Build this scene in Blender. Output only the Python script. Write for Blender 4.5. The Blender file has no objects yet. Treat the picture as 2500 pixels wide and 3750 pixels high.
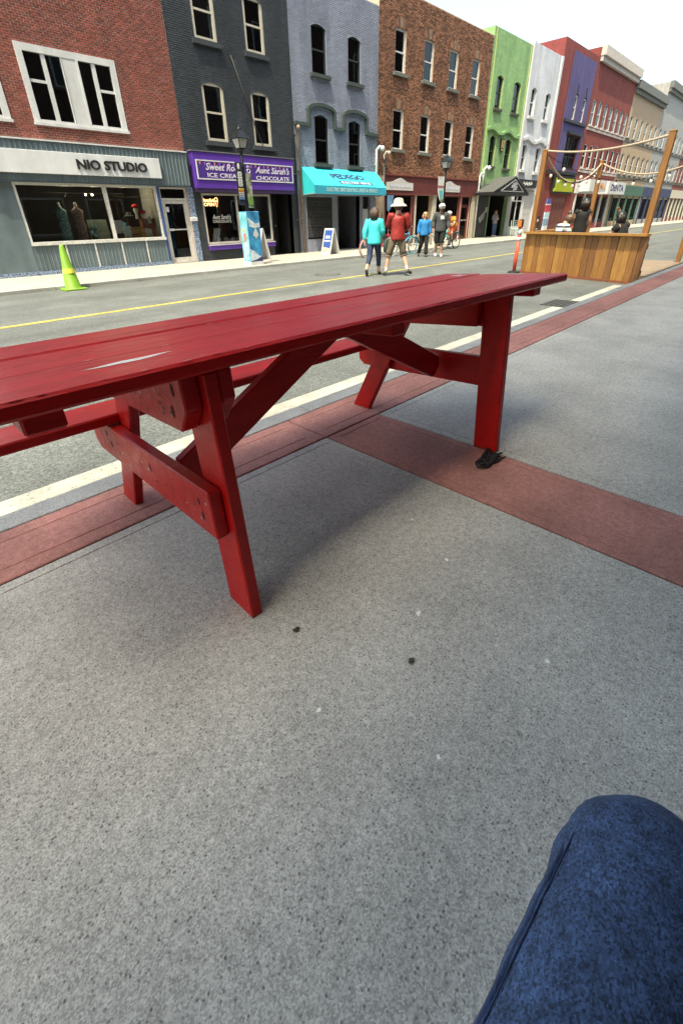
import bpy, bmesh, math, random
import numpy as np
from mathutils import Vector, Matrix
random.seed(7); rng = np.random.default_rng(7)
S = bpy.context.scene
COL = S.collection
R = math.radians
# ------------------------------------------------------------------ camera
def cam_axes(pitch, roll, yaw):
    fwd = Vector((math.sin(yaw), math.cos(yaw), 0)); right = Vector((math.cos(yaw), -math.sin(yaw), 0)); up = Vector((0, 0, 1))
    f2 = fwd*math.cos(pitch) - up*math.sin(pitch); u2 = fwd*math.sin(pitch) + up*math.cos(pitch)
    r3 = right*math.cos(roll) + u2*math.sin(roll); u3 = -right*math.sin(roll) + u2*math.cos(roll)
    return r3, u3, f2
cd = bpy.data.cameras.new('camera'); cam = bpy.data.objects.new('camera', cd); COL.objects.link(cam)
r3, u3, f2 = cam_axes(R(28.723), R(-1.2036), R(45.315))
cam.matrix_world = Matrix(((r3.x, u3.x, -f2.x, 0), (r3.y, u3.y, -f2.y, 0), (r3.z, u3.z, -f2.z, 1.25), (0, 0, 0, 1)))
cd.sensor_fit = 'HORIZONTAL'; cd.sensor_width = 36; cd.lens = 1618.1/2500*36
cd.shift_x = -0.0006; cd.shift_y = -0.0778; cd.clip_start = 0.02; cd.clip_end = 3000
S.camera = cam
# ------------------------------------------------------------------ light
SUN = Vector((1.0, 0.45, -2.35)).normalized()          # direction the sunlight travels
el = math.asin(-SUN.z); az = math.atan2(-SUN.x, -SUN.y)   # azimuth of the sun, clockwise from +Y
w = bpy.data.worlds.new('World'); S.world = w; w.use_nodes = True
nt = w.node_tree; bg = nt.nodes['Background']
sky = nt.nodes.new('ShaderNodeTexSky'); sky.sky_type = 'NISHITA'; sky.sun_disc = False
sky.sun_elevation = el; sky.sun_rotation = az; sky.air_density = 1.0; sky.dust_density = 3.0; sky.ozone_density = 1.0
nt.links.new(sky.outputs[0], bg.inputs[0]); bg.inputs[1].default_value = 0.15
sd = bpy.data.lights.new('sun', 'SUN'); sun = bpy.data.objects.new('sun', sd); COL.objects.link(sun)
sd.energy = 2.0; sd.angle = R(0.55); sd.color = (1.0, 0.97, 0.92)
sun.rotation_euler = SUN.to_track_quat('-Z', 'Y').to_euler(); sun.location = (-20, -10, 40)
S.view_settings.view_transform = 'Standard'; S.view_settings.look = 'None'
S.view_settings.exposure = 1.82; S.view_settings.gamma = 1.0; S.view_settings.use_curve_mapping = False
S.view_settings.use_white_balance = True; S.view_settings.white_balance_temperature = 7900; S.view_settings.white_balance_tint = 0
# ------------------------------------------------------------------ materials
MATS = {}
def L(nt, a, b): nt.links.new(a, b)
def srgb(r, g, b):
    f = lambda c: (c/255/12.92) if c <= 10 else ((c/255+.055)/1.055)**2.4
    return (f(r), f(g), f(b))
def mat(name, col, rough=.6, var=.15, scale=6., bump=.15, bscale=80., metal=0., spec=.5, col2=None, stretch=None,
        fine=0., fscale=300., emit=None, brick=False, coat=0., detail=4., dirt=0., pits=0., pscale=130., grain=0., gscale=260., spots=0., rvar=0., streak=0., smap=(2.2, 2.2, .30)):
    if name in MATS: return MATS[name]
    m = bpy.data.materials.new(name); m.use_nodes = True; nt = m.node_tree; P = nt.nodes['Principled BSDF']
    N = nt.nodes.new
    geo = N('ShaderNodeNewGeometry'); tc = N('ShaderNodeTexCoord')
    vec = geo.outputs['Position']
    if stretch:
        mp = N('ShaderNodeMapping'); mp.inputs['Scale'].default_value = stretch; L(nt, tc.outputs['Object'], mp.inputs[0]); vec = mp.outputs[0]
    n1 = N('ShaderNodeTexNoise'); n1.inputs['Scale'].default_value = scale; n1.inputs['Detail'].default_value = detail; n1.inputs['Roughness'].default_value = .62; L(nt, vec, n1.inputs['Vector'])
    cr = N('ShaderNodeValToRGB'); c1 = [max(0, c*(1-var)) for c in col]; c2 = [min(1, c*(1+var)) for c in (col2 or col)]
    cr.color_ramp.elements[0].position = .32; cr.color_ramp.elements[1].position = .68
    cr.color_ramp.elements[0].color = (*c1, 1); cr.color_ramp.elements[1].color = (*c2, 1); L(nt, n1.outputs['Fac'], cr.inputs[0])
    out = cr.outputs[0]
    def mulby(out, fac_socket, lo, hi, blend='MULTIPLY'):
        mr = N('ShaderNodeMapRange'); mr.inputs['To Min'].default_value = lo; mr.inputs['To Max'].default_value = hi; L(nt, fac_socket, mr.inputs['Value'])
        cmb = N('ShaderNodeCombineColor')
        for i in range(3): L(nt, mr.outputs[0], cmb.inputs[i])
        mx = N('ShaderNodeMix'); mx.data_type = 'RGBA'; mx.blend_type = 'MULTIPLY'; mx.inputs['Factor'].default_value = 1
        L(nt, out, mx.inputs[6]); L(nt, cmb.outputs[0], mx.inputs[7]); return mx.outputs[2]
    if brick:
        at = N('ShaderNodeAttribute'); at.attribute_name = 'tint'; oi = N('ShaderNodeObjectInfo')
        ad = N('ShaderNodeMath'); ad.operation = 'ADD'; L(nt, at.outputs['Fac'], ad.inputs[0]); L(nt, oi.outputs['Random'], ad.inputs[1])
        fr = N('ShaderNodeMath'); fr.operation = 'FRACT'; L(nt, ad.outputs[0], fr.inputs[0])
        out = mulby(out, fr.outputs[0], 1-brick, 1+brick*.8)
    if fine:
        n2 = N('ShaderNodeTexNoise'); n2.inputs['Scale'].default_value = fscale; n2.inputs['Detail'].default_value = 2; L(nt, vec, n2.inputs['Vector'])
        mr0 = N('ShaderNodeMapRange'); mr0.inputs['From Min'].default_value = .3; mr0.inputs['From Max'].default_value = .7; L(nt, n2.outputs['Fac'], mr0.inputs['Value'])
        out = mulby(out, mr0.outputs[0], 1-fine, 1+fine)
    if grain:                                        # aggregate: every little cell its own tone
        vg = N('ShaderNodeTexVoronoi'); vg.inputs['Scale'].default_value = gscale; L(nt, vec, vg.inputs['Vector'])
        sg = N('ShaderNodeSeparateColor'); L(nt, vg.outputs['Color'], sg.inputs[0]); out = mulby(out, sg.outputs[0], 1-grain, 1+grain)
    if pits:                                         # small round holes in the surface
        vp = N('ShaderNodeTexVoronoi'); vp.inputs['Scale'].default_value = pscale; L(nt, vec, vp.inputs['Vector'])
        s2 = N('ShaderNodeSeparateColor'); L(nt, vp.outputs['Color'], s2.inputs[0])
        m1 = N('ShaderNodeMapRange'); m1.inputs['From Min'].default_value = .18; m1.inputs['From Max'].default_value = .45; L(nt, vp.outputs['Distance'], m1.inputs['Value'])
        m2 = N('ShaderNodeMapRange'); m2.inputs['From Min'].default_value = .16; m2.inputs['From Max'].default_value = .26; L(nt, s2.outputs[1], m2.inputs['Value'])
        mx_ = N('ShaderNodeMath'); mx_.operation = 'MAXIMUM'; L(nt, m1.outputs[0], mx_.inputs[0]); L(nt, m2.outputs[0], mx_.inputs[1]); out = mulby(out, mx_.outputs[0], 1-pits, 1.0)
    if spots:                                        # trodden-in dark spots
        vs_ = N('ShaderNodeTexVoronoi'); vs_.inputs['Scale'].default_value = 7; L(nt, vec, vs_.inputs['Vector']); s3 = N('ShaderNodeSeparateColor'); L(nt, vs_.outputs['Color'], s3.inputs[0])
        m3 = N('ShaderNodeMapRange'); m3.inputs['From Min'].default_value = .035; m3.inputs['From Max'].default_value = .085; L(nt, vs_.outputs['Distance'], m3.inputs['Value'])
        m4 = N('ShaderNodeMapRange'); m4.inputs['From Min'].default_value = .35; m4.inputs['From Max'].default_value = .4; L(nt, s3.outputs[2], m4.inputs['Value'])
        mx2 = N('ShaderNodeMath'); mx2.operation = 'MAXIMUM'; L(nt, m3.outputs[0], mx2.inputs[0]); L(nt, m4.outputs[0], mx2.inputs[1]); out = mulby(out, mx2.outputs[0], 1-spots, 1.0)
    if streak:                                       # long stains: run-off on walls, wheel tracks on roads
        ms = N('ShaderNodeMapping'); ms.inputs['Scale'].default_value = smap; L(nt, geo.outputs['Position'], ms.inputs[0])
        n6 = N('ShaderNodeTexNoise'); n6.inputs['Scale'].default_value = 1; n6.inputs['Detail'].default_value = 6; n6.inputs['Roughness'].default_value = .65; L(nt, ms.outputs[0], n6.inputs['Vector'])
        m6 = N('ShaderNodeMapRange'); m6.inputs['From Min'].default_value = .32; m6.inputs['From Max'].default_value = .60; L(nt, n6.outputs['Fac'], m6.inputs['Value']); out = mulby(out, m6.outputs[0], 1-streak, 1+streak*.3)
    if dirt:
        n3 = N('ShaderNodeTexNoise'); n3.inputs['Scale'].default_value = 1.3; n3.inputs['Detail'].default_value = 7; n3.inputs['Roughness'].default_value = .7; L(nt, geo.outputs['Position'], n3.inputs['Vector'])
        mr1 = N('ShaderNodeMapRange'); mr1.inputs['From Min'].default_value = .35; mr1.inputs['From Max'].default_value = .62; L(nt, n3.outputs['Fac'], mr1.inputs['Value'])
        out = mulby(out, mr1.outputs[0], 1-dirt, 1+dirt*.25)
    L(nt, out, P.inputs['Base Color'])
    P.inputs['Roughness'].default_value = rough; P.inputs['Metallic'].default_value = metal; P.inputs['Specular IOR Level'].default_value = spec
    if rvar:
        nr = N('ShaderNodeTexNoise'); nr.inputs['Scale'].default_value = 5; nr.inputs['Detail'].default_value = 6; nr.inputs['Roughness'].default_value = .7; L(nt, vec, nr.inputs['Vector'])
        mr_ = N('ShaderNodeMapRange'); mr_.inputs['From Min'].default_value = .3; mr_.inputs['From Max'].default_value = .7; mr_.inputs['To Min'].default_value = rough-rvar; mr_.inputs['To Max'].default_value = rough+rvar; L(nt, nr.outputs['Fac'], mr_.inputs['Value']); L(nt, mr_.outputs[0], P.inputs['Roughness'])
    if coat: P.inputs['Coat Weight'].default_value = coat; P.inputs['Coat Roughness'].default_value = .15
    if bump:
        nb = N('ShaderNodeTexNoise'); nb.inputs['Scale'].default_value = bscale; nb.inputs['Detail'].default_value = 3; L(nt, vec, nb.inputs['Vector'])
        b = N('ShaderNodeBump'); b.inputs['Strength'].default_value = bump; b.inputs['Distance'].default_value = .01; L(nt, nb.outputs['Fac'], b.inputs['Height']); L(nt, b.outputs[0], P.inputs['Normal'])
    if emit:
        P.inputs['Emission Color'].default_value = (*emit[:3], 1); P.inputs['Emission Strength'].default_value = emit[3]
    MATS[name] = m; return m
def glass(name='window_glass', tint=(.85, .88, .88), refl=.55):
    if name in MATS: return MATS[name]
    m = bpy.data.materials.new(name); m.use_nodes = True; nt = m.node_tree; nt.nodes.clear(); N = nt.nodes.new
    o = N('ShaderNodeOutputMaterial'); mx = N('ShaderNodeMixShader'); t = N('ShaderNodeBsdfTransparent'); g = N('ShaderNodeBsdfGlossy'); fr = N('ShaderNodeFresnel')
    t.inputs[0].default_value = (*tint, 1); g.inputs['Roughness'].default_value = .02; g.inputs['Color'].default_value = (.9*refl, .93*refl, .95*refl, 1); fr.inputs['IOR'].default_value = 1.6
    L(nt, fr.outputs[0], mx.inputs[0]); L(nt, t.outputs[0], mx.inputs[1]); L(nt, g.outputs[0], mx.inputs[2]); L(nt, mx.outputs[0], o.inputs[0])
    MATS[name] = m; return m
GL = glass(); GLD = glass('upper_glass', (.55, .6, .62), .8)
# ------------------------------------------------------------------ mesh builder
ORIG = {}
def origin_of(o):
    while o is not None and o.parent is not None: o = o.parent
    return ORIG.get(o.name, Vector((0, 0, 0))) if o is not None else Vector((0, 0, 0))
class MB:
    def __init__(s): s.v = []; s.f = []
    def add(s, vs, fs):
        n = len(s.v); s.v += [tuple(p) for p in vs]; s.f += [tuple(i+n for i in f) for f in fs]; return s
    def box(s, x0, x1, y0, y1, z0, z1):
        return s.add([(x0,y0,z0),(x1,y0,z0),(x1,y1,z0),(x0,y1,z0),(x0,y0,z1),(x1,y0,z1),(x1,y1,z1),(x0,y1,z1)],
                     [(0,3,2,1),(4,5,6,7),(0,1,5,4),(1,2,6,5),(2,3,7,6),(3,0,4,7)])
    def bbox(s, x0, x1, y0, y1, z0, z1, b=.004):
        bm = bmesh.new(); bmesh.ops.create_cube(bm, size=1)
        for v in bm.verts: v.co = Vector(((x0+x1)/2+v.co.x*(x1-x0), (y0+y1)/2+v.co.y*(y1-y0), (z0+z1)/2+v.co.z*(z1-z0)))
        bmesh.ops.bevel(bm, geom=bm.edges[:], offset=b, segments=1, affect='EDGES'); return s.bm(bm)
    def bm(s, bm):
        bm.verts.index_update(); s.add([v.co for v in bm.verts], [[v.index for v in f.verts] for f in bm.faces]); bm.free(); return s
    def prism(s, poly, axis, a, b):
        """poly of 2-D points extruded along axis from a to b; axis 'y': (x,z); 'x': (y,z); 'z': (x,y)"""
        def P(p, t): return {'y': (p[0], t, p[1]), 'x': (t, p[0], p[1]), 'z': (p[0], p[1], t)}[axis]
        n = len(poly); vs = [P(p, a) for p in poly]+[P(p, b) for p in poly]
        fs = [tuple(range(n)), tuple(range(2*n-1, n-1, -1))]+[(i, i+n, (i+1) % n+n, (i+1) % n) for i in range(n)]
        return s.add(vs, fs)
    def tube(s, pts, r, seg=8, cap=True):
        pts = [Vector(p) for p in pts]; n = len(pts); rs = r if isinstance(r, (list, tuple)) else [r]*n
        vs = []; fs = []; ref = None
        for i, p in enumerate(pts):
            d = (pts[min(i+1, n-1)]-pts[max(i-1, 0)]);  d = d.normalized() if d.length > 1e-9 else Vector((0, 0, 1))
            if ref is None: ref = Vector((0, 0, 1)) if abs(d.z) < .9 else Vector((1, 0, 0))
            u = d.cross(ref).normalized(); v = u.cross(d).normalized(); ref = v
            ref = v
            for k in range(seg):
                a = 2*math.pi*k/seg; vs.append(p+(u*math.cos(a)+v*math.sin(a))*rs[i])
        for i in range(n-1):
            for k in range(seg): fs.append((i*seg+k, i*seg+(k+1) % seg, (i+1)*seg+(k+1) % seg, (i+1)*seg+k))
        if cap: fs += [tuple(range(seg-1, -1, -1)), tuple((n-1)*seg+k for k in range(seg))]
        return s.add(vs, fs)
    def bar(s, a, b, wdt, hgt, up=(0, 0, 1)):
        a = Vector(a); b = Vector(b); d = (b-a).normalized(); up = Vector(up); u = d.cross(up).normalized(); v = u.cross(d).normalized()
        vs = []
        for p in (a, b):
            for su, sv in ((-1, -1), (1, -1), (1, 1), (-1, 1)): vs.append(p+u*su*wdt/2+v*sv*hgt/2)
        return s.add(vs, [(3,2,1,0),(4,5,6,7),(0,1,5,4),(1,2,6,5),(2,3,7,6),(3,0,4,7)])
    def lathe(s, prof, c=(0, 0, 0), seg=16):
        vs = []; fs = []; n = len(prof)
        for k in range(seg):
            a = 2*math.pi*k/seg
            for r, z in prof: vs.append((c[0]+r*math.cos(a), c[1]+r*math.sin(a), c[2]+z))
        for k in range(seg):
            for i in range(n-1):
                a, b = k*n+i, ((k+1) % seg)*n+i; fs.append((a, b, b+1, a+1))
        return s.add(vs, fs)
    def torus(s, c, r, t, axis='y', seg=24, ts=6):
        vs = []; fs = []
        for i in range(seg):
            a = 2*math.pi*i/seg
            for j in range(ts):
                b = 2*math.pi*j/ts; rr = r+t*math.cos(b); h = t*math.sin(b); p = (rr*math.cos(a), rr*math.sin(a))
                vs.append({'y': (c[0]+p[0], c[1]+h, c[2]+p[1]), 'z': (c[0]+p[0], c[1]+p[1], c[2]+h), 'x': (c[0]+h, c[1]+p[0], c[2]+p[1])}[axis])
        for i in range(seg):
            for j in range(ts): fs.append((i*ts+j, ((i+1) % seg)*ts+j, ((i+1) % seg)*ts+(j+1) % ts, i*ts+(j+1) % ts))
        return s.add(vs, fs)
    def ball(s, c, r, seg=12, ring=8, sc=(1, 1, 1)):
        vs = [(c[0], c[1], c[2]-r*sc[2])]; fs = []
        for i in range(1, ring):
            a = math.pi*i/ring
            for k in range(seg):
                b = 2*math.pi*k/seg; vs.append((c[0]+r*sc[0]*math.sin(a)*math.cos(b), c[1]+r*sc[1]*math.sin(a)*math.sin(b), c[2]-r*sc[2]*math.cos(a)))
        vs.append((c[0], c[1], c[2]+r*sc[2])); t = len(vs)-1
        for k in range(seg):
            fs.append((0, 1+(k+1) % seg, 1+k)); fs.append((t, 1+(ring-2)*seg+k, 1+(ring-2)*seg+(k+1) % seg))
            for i in range(ring-2): fs.append((1+i*seg+k, 1+i*seg+(k+1) % seg, 1+(i+1)*seg+(k+1) % seg, 1+(i+1)*seg+k))
        return s.add(vs, fs)
    def build(s, name, m, parent=None, smooth=False, tint=None):
        o3 = origin_of(parent); me = bpy.data.meshes.new(name)
        me.from_pydata([(p[0]-o3.x, p[1]-o3.y, p[2]-o3.z) for p in s.v], [], s.f); me.materials.append(m)
        if smooth: me.polygons.foreach_set('use_smooth', [True]*len(me.polygons))
        if tint is not None:
            a = me.attributes.new('tint', 'FLOAT', 'FACE'); a.data.foreach_set('value', tint)
        o = bpy.data.objects.new(name, me); COL.objects.link(o); o.parent = parent; return o
def tag(o, label=None, cat=None, group=None, kind=None):
    if label: o['label'] = label
    if cat: o['category'] = cat
    if group: o['group'] = group
    if kind: o['kind'] = kind
    return o
def thing(name, label, cat, loc=(0, 0, 0), group=None, world=True, rot=None):
    """an Empty at a thing's base; world=True: its parts are given in world coordinates"""
    o = bpy.data.objects.new(name, None); o.empty_display_size = .2; COL.objects.link(o); o.location = loc
    if rot: o.rotation_euler = rot
    ORIG[o.name] = Vector(loc) if world else Vector((0, 0, 0))
    return tag(o, label, cat, group)
def box(name, m, parent, *a, bev=0): return (MB().bbox(*a, b=bev) if bev else MB().box(*a)).build(name, m, parent)
def copy_tree(o, parent=None):
    c = o.copy(); COL.objects.link(c); c.parent = parent
    for ch in list(o.children): copy_tree(ch, c)
    return c
def text(name, body, m, parent, org, U, V, wd, ht, depth=.006, shear=0., bold=0.):
    """lettering fitted into a wd x ht rectangle whose lower left corner is org, spanned by unit vectors U and V"""
    cu = bpy.data.curves.new('t', 'FONT'); cu.body = body; cu.extrude = .5; cu.shear = shear; cu.offset = bold; cu.resolution_u = 3
    ob = bpy.data.objects.new('t', cu); COL.objects.link(ob); me = bpy.data.meshes.new_from_object(ob)
    bpy.data.objects.remove(ob); bpy.data.curves.remove(cu)
    n = len(me.vertices); co = np.empty(n*3); me.vertices.foreach_get('co', co); co = co.reshape(-1, 3)
    lo = co.min(0); hi = co.max(0); q = (co-lo)/np.maximum(hi-lo, 1e-6)
    U = Vector(U).normalized(); V = Vector(V).normalized(); W = U.cross(V); o3 = origin_of(parent)
    A = np.array(org)-np.array(o3)+q[:, :1]*np.array(U)*wd+q[:, 1:2]*np.array(V)*ht+q[:, 2:]*np.array(W)*depth
    me.vertices.foreach_set('co', A.ravel()); me.name = name; me.materials.clear(); me.materials.append(m)
    o = bpy.data.objects.new(name, me); COL.objects.link(o); o.parent = parent; return o
XU = (1, 0, 0); ZU = (0, 0, 1)
# palette
concrete = mat('concrete', (.45, .44, .40), .9, .09, 1.6, .10, 200, dirt=.20, grain=.34, gscale=290, pits=.62, pscale=120, fine=.12, fscale=40, spots=.35)
redcrete = mat('red_concrete', (.40, .18, .15), .9, .14, 2.5, .10, 200, dirt=.25, grain=.24, gscale=290, pits=.4, pscale=120, fine=.14, fscale=35)
kerbcrete = mat('kerb_concrete', (.33, .335, .32), .85, .12, 3, .2, 120, grain=.25, gscale=220, dirt=.22, pits=.35, pscale=90)
farcrete = mat('far_pavement_concrete', (.34, .315, .27), .85, .08, 1.5, .3, 60, fine=.12, fscale=60, dirt=.1)
asphalt = mat('asphalt', (.112, .120, .115), .9, .12, .8, .35, 70, grain=.5, gscale=110, fine=.15, fscale=30, dirt=.2, streak=.30, smap=(.06, 1.1, 1))
yellow = mat('yellow_line_paint', (.42, .35, .07), .7, .15, 6, .3, 90, grain=.25, gscale=90, pits=.3, pscale=30, dirt=.3)
whitepaint = mat('white_line_paint', (.38, .365, .31), .7, .14, 5, .3, 90, grain=.2, gscale=110, pits=.4, pscale=40, dirt=.25)
joint = mat('joint_dirt', (.03, .028, .025), .95, .3, 30, .3, 90)
tred = mat('table_red_paint', (.44, .006, .006), .37, .13, 7, .20, 34, spec=.27, stretch=(.35, 3, 3), fine=.12, fscale=60, rvar=.12, dirt=.12)
wear = mat('bare_wood_chip', (.62, .58, .52), .7, .1, 40, .2, 60)
darkhole = mat('bolt_hole', (.03, .004, .005), .8, .2, 60, .2, 60)
# ------------------------------------------------------------------ ground, road, pavements
F = 15.6          # facade line
ZR = -.13; ZF = -.05
def struct(o): o['kind'] = 'structure'; return o
struct(MB().box(-400, 900, -500, 900, -1.2, -.26).build('ground', mat('ground_soil', (.12, .115, .10), .95, .2, .5, .3, 20)))
struct(MB().box(-60, 200, 2.44, 12.42, -.30, ZR).build('road', asphalt))
rl = MB()
struct(MB().box(-60, 200, 8.39, 8.52, ZR-.002, ZR+.004).build('road_centre_line', yellow))
struct(MB().box(-60, 7.95, 2.60, 2.84, ZR-.002, ZR+.004).build('road_edge_line', whitepaint))
struct(MB().box(8.75, 11.2, 2.60, 2.84, ZR-.002, ZR+.004).build('road_edge_line', whitepaint))
def slab(x0, x1, y0, y1, z0, z1, m, parent, name, inset=.06, g=.005, gap=.005):
    """paving slab with bevelled arrises and a tooled groove running round it"""
    x0 += gap; x1 -= gap; y0 += gap; y1 -= gap
    def ring(d, z): return [(x0+d, y0+d, z), (x1-d, y0+d, z), (x1-d, y1-d, z), (x0+d, y1-d, z)]
    loops = [ring(0, z0), ring(0, z1-.004), ring(.005, z1)]
    if inset: loops += [ring(inset, z1), ring(inset+.002, z1-.003), ring(inset+g, z1-.003), ring(inset+g+.002, z1)]
    mb = MB(); vs = [p for l in loops for p in l]; fs = []
    for i in range(len(loops)-1):
        for k in range(4): fs.append((i*4+k, i*4+(k+1) % 4, (i+1)*4+(k+1) % 4, (i+1)*4+k))
    n = len(loops)*4; fs.append((n-4, n-3, n-2, n-1)); mb.add(vs, fs); return mb.build(name, m, parent)
near = struct(MB().box(-30, 120, -14, 2.285, -.25, -.03).build('near_pavement', joint))
xs = [-9.5, -6.7, -3.9, -1.1, 1.77, 2.29, 4.72, 7.5, 10.3, 13.1, 15.9, 18.7]
for a, b in zip(xs[:-1], xs[1:]):
    red = abs(a-1.77) < .01
    slab(a, b, -1.05, 1.885, -.1, 0, redcrete if red else concrete, near, 'red_paving_slab' if red else 'paving_slab', .055)
for a, b in zip([-8.2, -5.4, -2.6, -.1, 1.77, 4.62, 7.4, 10.2, 13.0, 15.8], [-5.4, -2.6, -.1, 1.77, 4.62, 7.4, 10.2, 13.0, 15.8, 18.6]):
    slab(a, b, 1.885, 2.285, -.1, 0, redcrete, near, 'red_paving_slab', .085)
struct(MB().box(18.7, 120, -1.05, 2.285, -.1, 0).build('near_pavement_far_stretch', concrete))
nk = struct(MB().box(-30, 120, 2.286, 2.43, -.3, -.02).build('near_kerb', joint))
for i in range(14):
    a = -7.6+i*2.4; slab(a, a+2.4, 2.285, 2.44, -.25, 0, kerbcrete, nk, 'kerbstone', 0, gap=.004)
fk = struct(MB().box(-30, 200, 12.42, 12.58, -.3, ZF-.02).build('far_kerb', joint))
for i in range(16):
    a = 1.2+i*2.0; slab(a, a+2.0, 12.40, 12.58, -.25, ZF, kerbcrete, fk, 'kerbstone', 0, gap=.006)
fp = struct(MB().box(-30, 200, 12.58, F+.1, -.3, ZF-.015).build('far_pavement', joint))
for i in range(20):
    a = .6+i*1.55
    slab(a, a+1.55, 12.58, 14.1, -.2, ZF, farcrete, fp, 'paving_slab', 0, gap=.007)
    slab(a, a+1.55, 14.1, F+.02, -.2, ZF, farcrete, fp, 'paving_slab', 0, gap=.007)
struct(MB().box(31.6, 200, 12.40, F+.05, -.2, ZF).build('far_pavement_far_stretch', farcrete))
# drain and manhole in the road
iron = mat('cast_iron', (.06, .058, .055), .6, .25, 20, .3, 80, metal=.3)
dg = thing('drain_grate', 'square iron drain grate in the road by the white edge line', 'drain', (8.35, 2.85, ZR))
mb = MB()
for i in range(7): mb.box(8.02+i*.105, 8.055+i*.105, 2.62, 3.08, ZR-.02, ZR+.008)
for i in range(6): mb.box(8.02, 8.685, 2.62+i*.085, 2.65+i*.085, ZR-.02, ZR+.0065)
mb.build('grid', iron, dg); box('pit', joint, dg, 8.0, 8.7, 2.6, 3.1, ZR-.03, ZR+.0015)
mh = thing('manhole_cover', 'round iron manhole cover in the road beyond the yellow line', 'manhole cover', (9.1, 9.4, ZR))
MB().lathe([(0, .006), (.30, .006), (.31, 0)], (9.1, 9.4, ZR), 28).build('cover', mat('worn_iron', (.10, .098, .092), .6, .2, 20, .5, 60), mh)
MB().lathe([(.312, .004), (.36, .004), (.365, -.01)], (9.1, 9.4, ZR), 28).build('rim', iron, mh)
# ------------------------------------------------------------------ picnic table
PHI = R(3.8)
tb = thing('picnic_table', 'long red painted wooden picnic table with one bench, on the pavement', 'picnic table', (.557, 1.012, 0), world=False, rot=(-PHI, 0, R(-1.2)))
W0 = .891; W1 = .934
def plank(name, x0, x1, y0, y1, z0, z1, b=.006): return MB().bbox(x0, x1, y0, y1, z0, z1, b).build(name, tred, tb)
tops = []
for i, (y0, y1, dz, dx) in enumerate(((-.012, .268, 0, 0), (.274, .547, -.003, -.006), (.553, .828, .001, .008))):
    tops.append(plank('tabletop_board', -.64+dx, 2.41-dx, y0, y1, W0+dz, W1+dz, .008))
def leg(u0, v_foot, v_top, wdt, w_foot0, w_foot1, top=.889):
    # a plank leg in the frame's plane, cut level with the ground at its foot
    vs = [(v_foot, w_foot0), (v_foot+wdt, w_foot1), (v_top+wdt, top), (v_top, top)]
    bm = bmesh.new(); t = MB().prism(vs, 'x', u0, u0+.044)
    bv = [bm.verts.new(p) for p in t.v]
    for f in t.f: bm.faces.new([bv[i] for i in f])
    bmesh.ops.recalc_face_normals(bm, faces=bm.faces[:]); bmesh.ops.bevel(bm, geom=bm.edges[:], offset=.005, segments=1, affect='EDGES')
    return MB().bm(bm).build('leg', tred, tb)
tp = math.tan(PHI)
for u in (0, 1.726):
    l = leg(u, 0, 0, .148, 0, .148*tp); MB().box(u+.002, u+.042, .002, .146, -.001+.001, .012).build('foot_contact_shade', joint, l)  # dark block paints contact shade at the foot of each near leg
    leg(u, 1.02, .553, .148, 1.02*tp, 1.168*tp)
def chamfer_bar(name, u0, u1, pts, b=.005):
    bm = bmesh.new(); t = MB().prism(pts, 'x', u0, u1); bv = [bm.verts.new(p) for p in t.v]
    for f in t.f: bm.faces.new([bv[i] for i in f])
    bmesh.ops.recalc_face_normals(bm, faces=bm.faces[:]); bmesh.ops.bevel(bm, geom=bm.edges[:], offset=b, segments=1, affect='EDGES')
    return MB().bm(bm).build(name, tred, tb)
CL = [(.03, W0-.001), (.03, .79), (.09, .715), (.74, .715), (.79, .78), (.79, W0-.001)]
BAR = [(.035, .375), (.035, .545), (1.13, .553), (1.13, .42), (1.085, .385)]
BARL = [(.035, .350), (.035, .525), (1.13, .553), (1.13, .42), (1.085, .385)]
c_outer = chamfer_bar('top_cleat', -.056, -.001, CL); chamfer_bar('top_cleat', .046, .092, [(.004, W0-.001), (.004, .80), (.07, .72), (.74, .72), (.79, .78), (.79, W0-.001)])
chamfer_bar('top_cleat', 1.678, 1.725, [(.15, W0-.001), (.15, .73), (.74, .715), (.79, .78), (.79, W0-.001)]); chamfer_bar('top_cleat', 1.771, 1.82, CL)
lbar = chamfer_bar('seat_support', -.046, -.001, BARL); chamfer_bar('seat_support', 1.771, 1.816, BAR)
plank('batten', .86, .935, .05, .76, W0-.062, W0-.001); plank('batten', 2.10, 2.19, .045, .76, W0-.055, W0-.001); plank('batten', -.42, -.33, .045, .76, W0-.055, W0-.001)
def brace(u0, w0, u1, w1):
    d = Vector((u1-u0, 0, w1-w0)).normalized(); n = Vector((-d.z, 0, d.x))*.066
    if n.z < 0: n = -n
    a = Vector((u0, 0, w0)); b = Vector((u1, 0, w1)); s = 1 if u1 > u0 else -1
    # lower end trimmed near vertical, upper end trimmed level
    lo1 = a+n; lo0 = a-n
    k = (W0-.064-(b+n).z)/d.z; up1 = b+n+d*k; k = (W0-.064-(b-n).z)/d.z; up0 = b-n+d*k
    pts = [(lo0.x, lo0.z), (up0.x, up0.z), (up1.x, up1.z), (lo1.x, lo1.z), (lo1.x*.5+lo0.x*.5-s*.03, lo1.z*.5+lo0.z*.5-.01)]
    bm = bmesh.new(); t = MB().prism(pts, 'y', .42, .464); bv = [bm.verts.new(p) for p in t.v]
    for f in t.f: bm.faces.new([bv[i] for i in f])
    bmesh.ops.recalc_face_normals(bm, faces=bm.faces[:]); bmesh.ops.bevel(bm, geom=bm.edges[:], offset=.004, segments=1, affect='EDGES')
    return MB().bm(bm).build('brace', tred, tb)
brace(.075, .425, .80, .80); brace(1.71, .47, 1.03, .82)
plank('bench_seat', -.45, 1.90, .845, 1.085, .556, .598)
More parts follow.
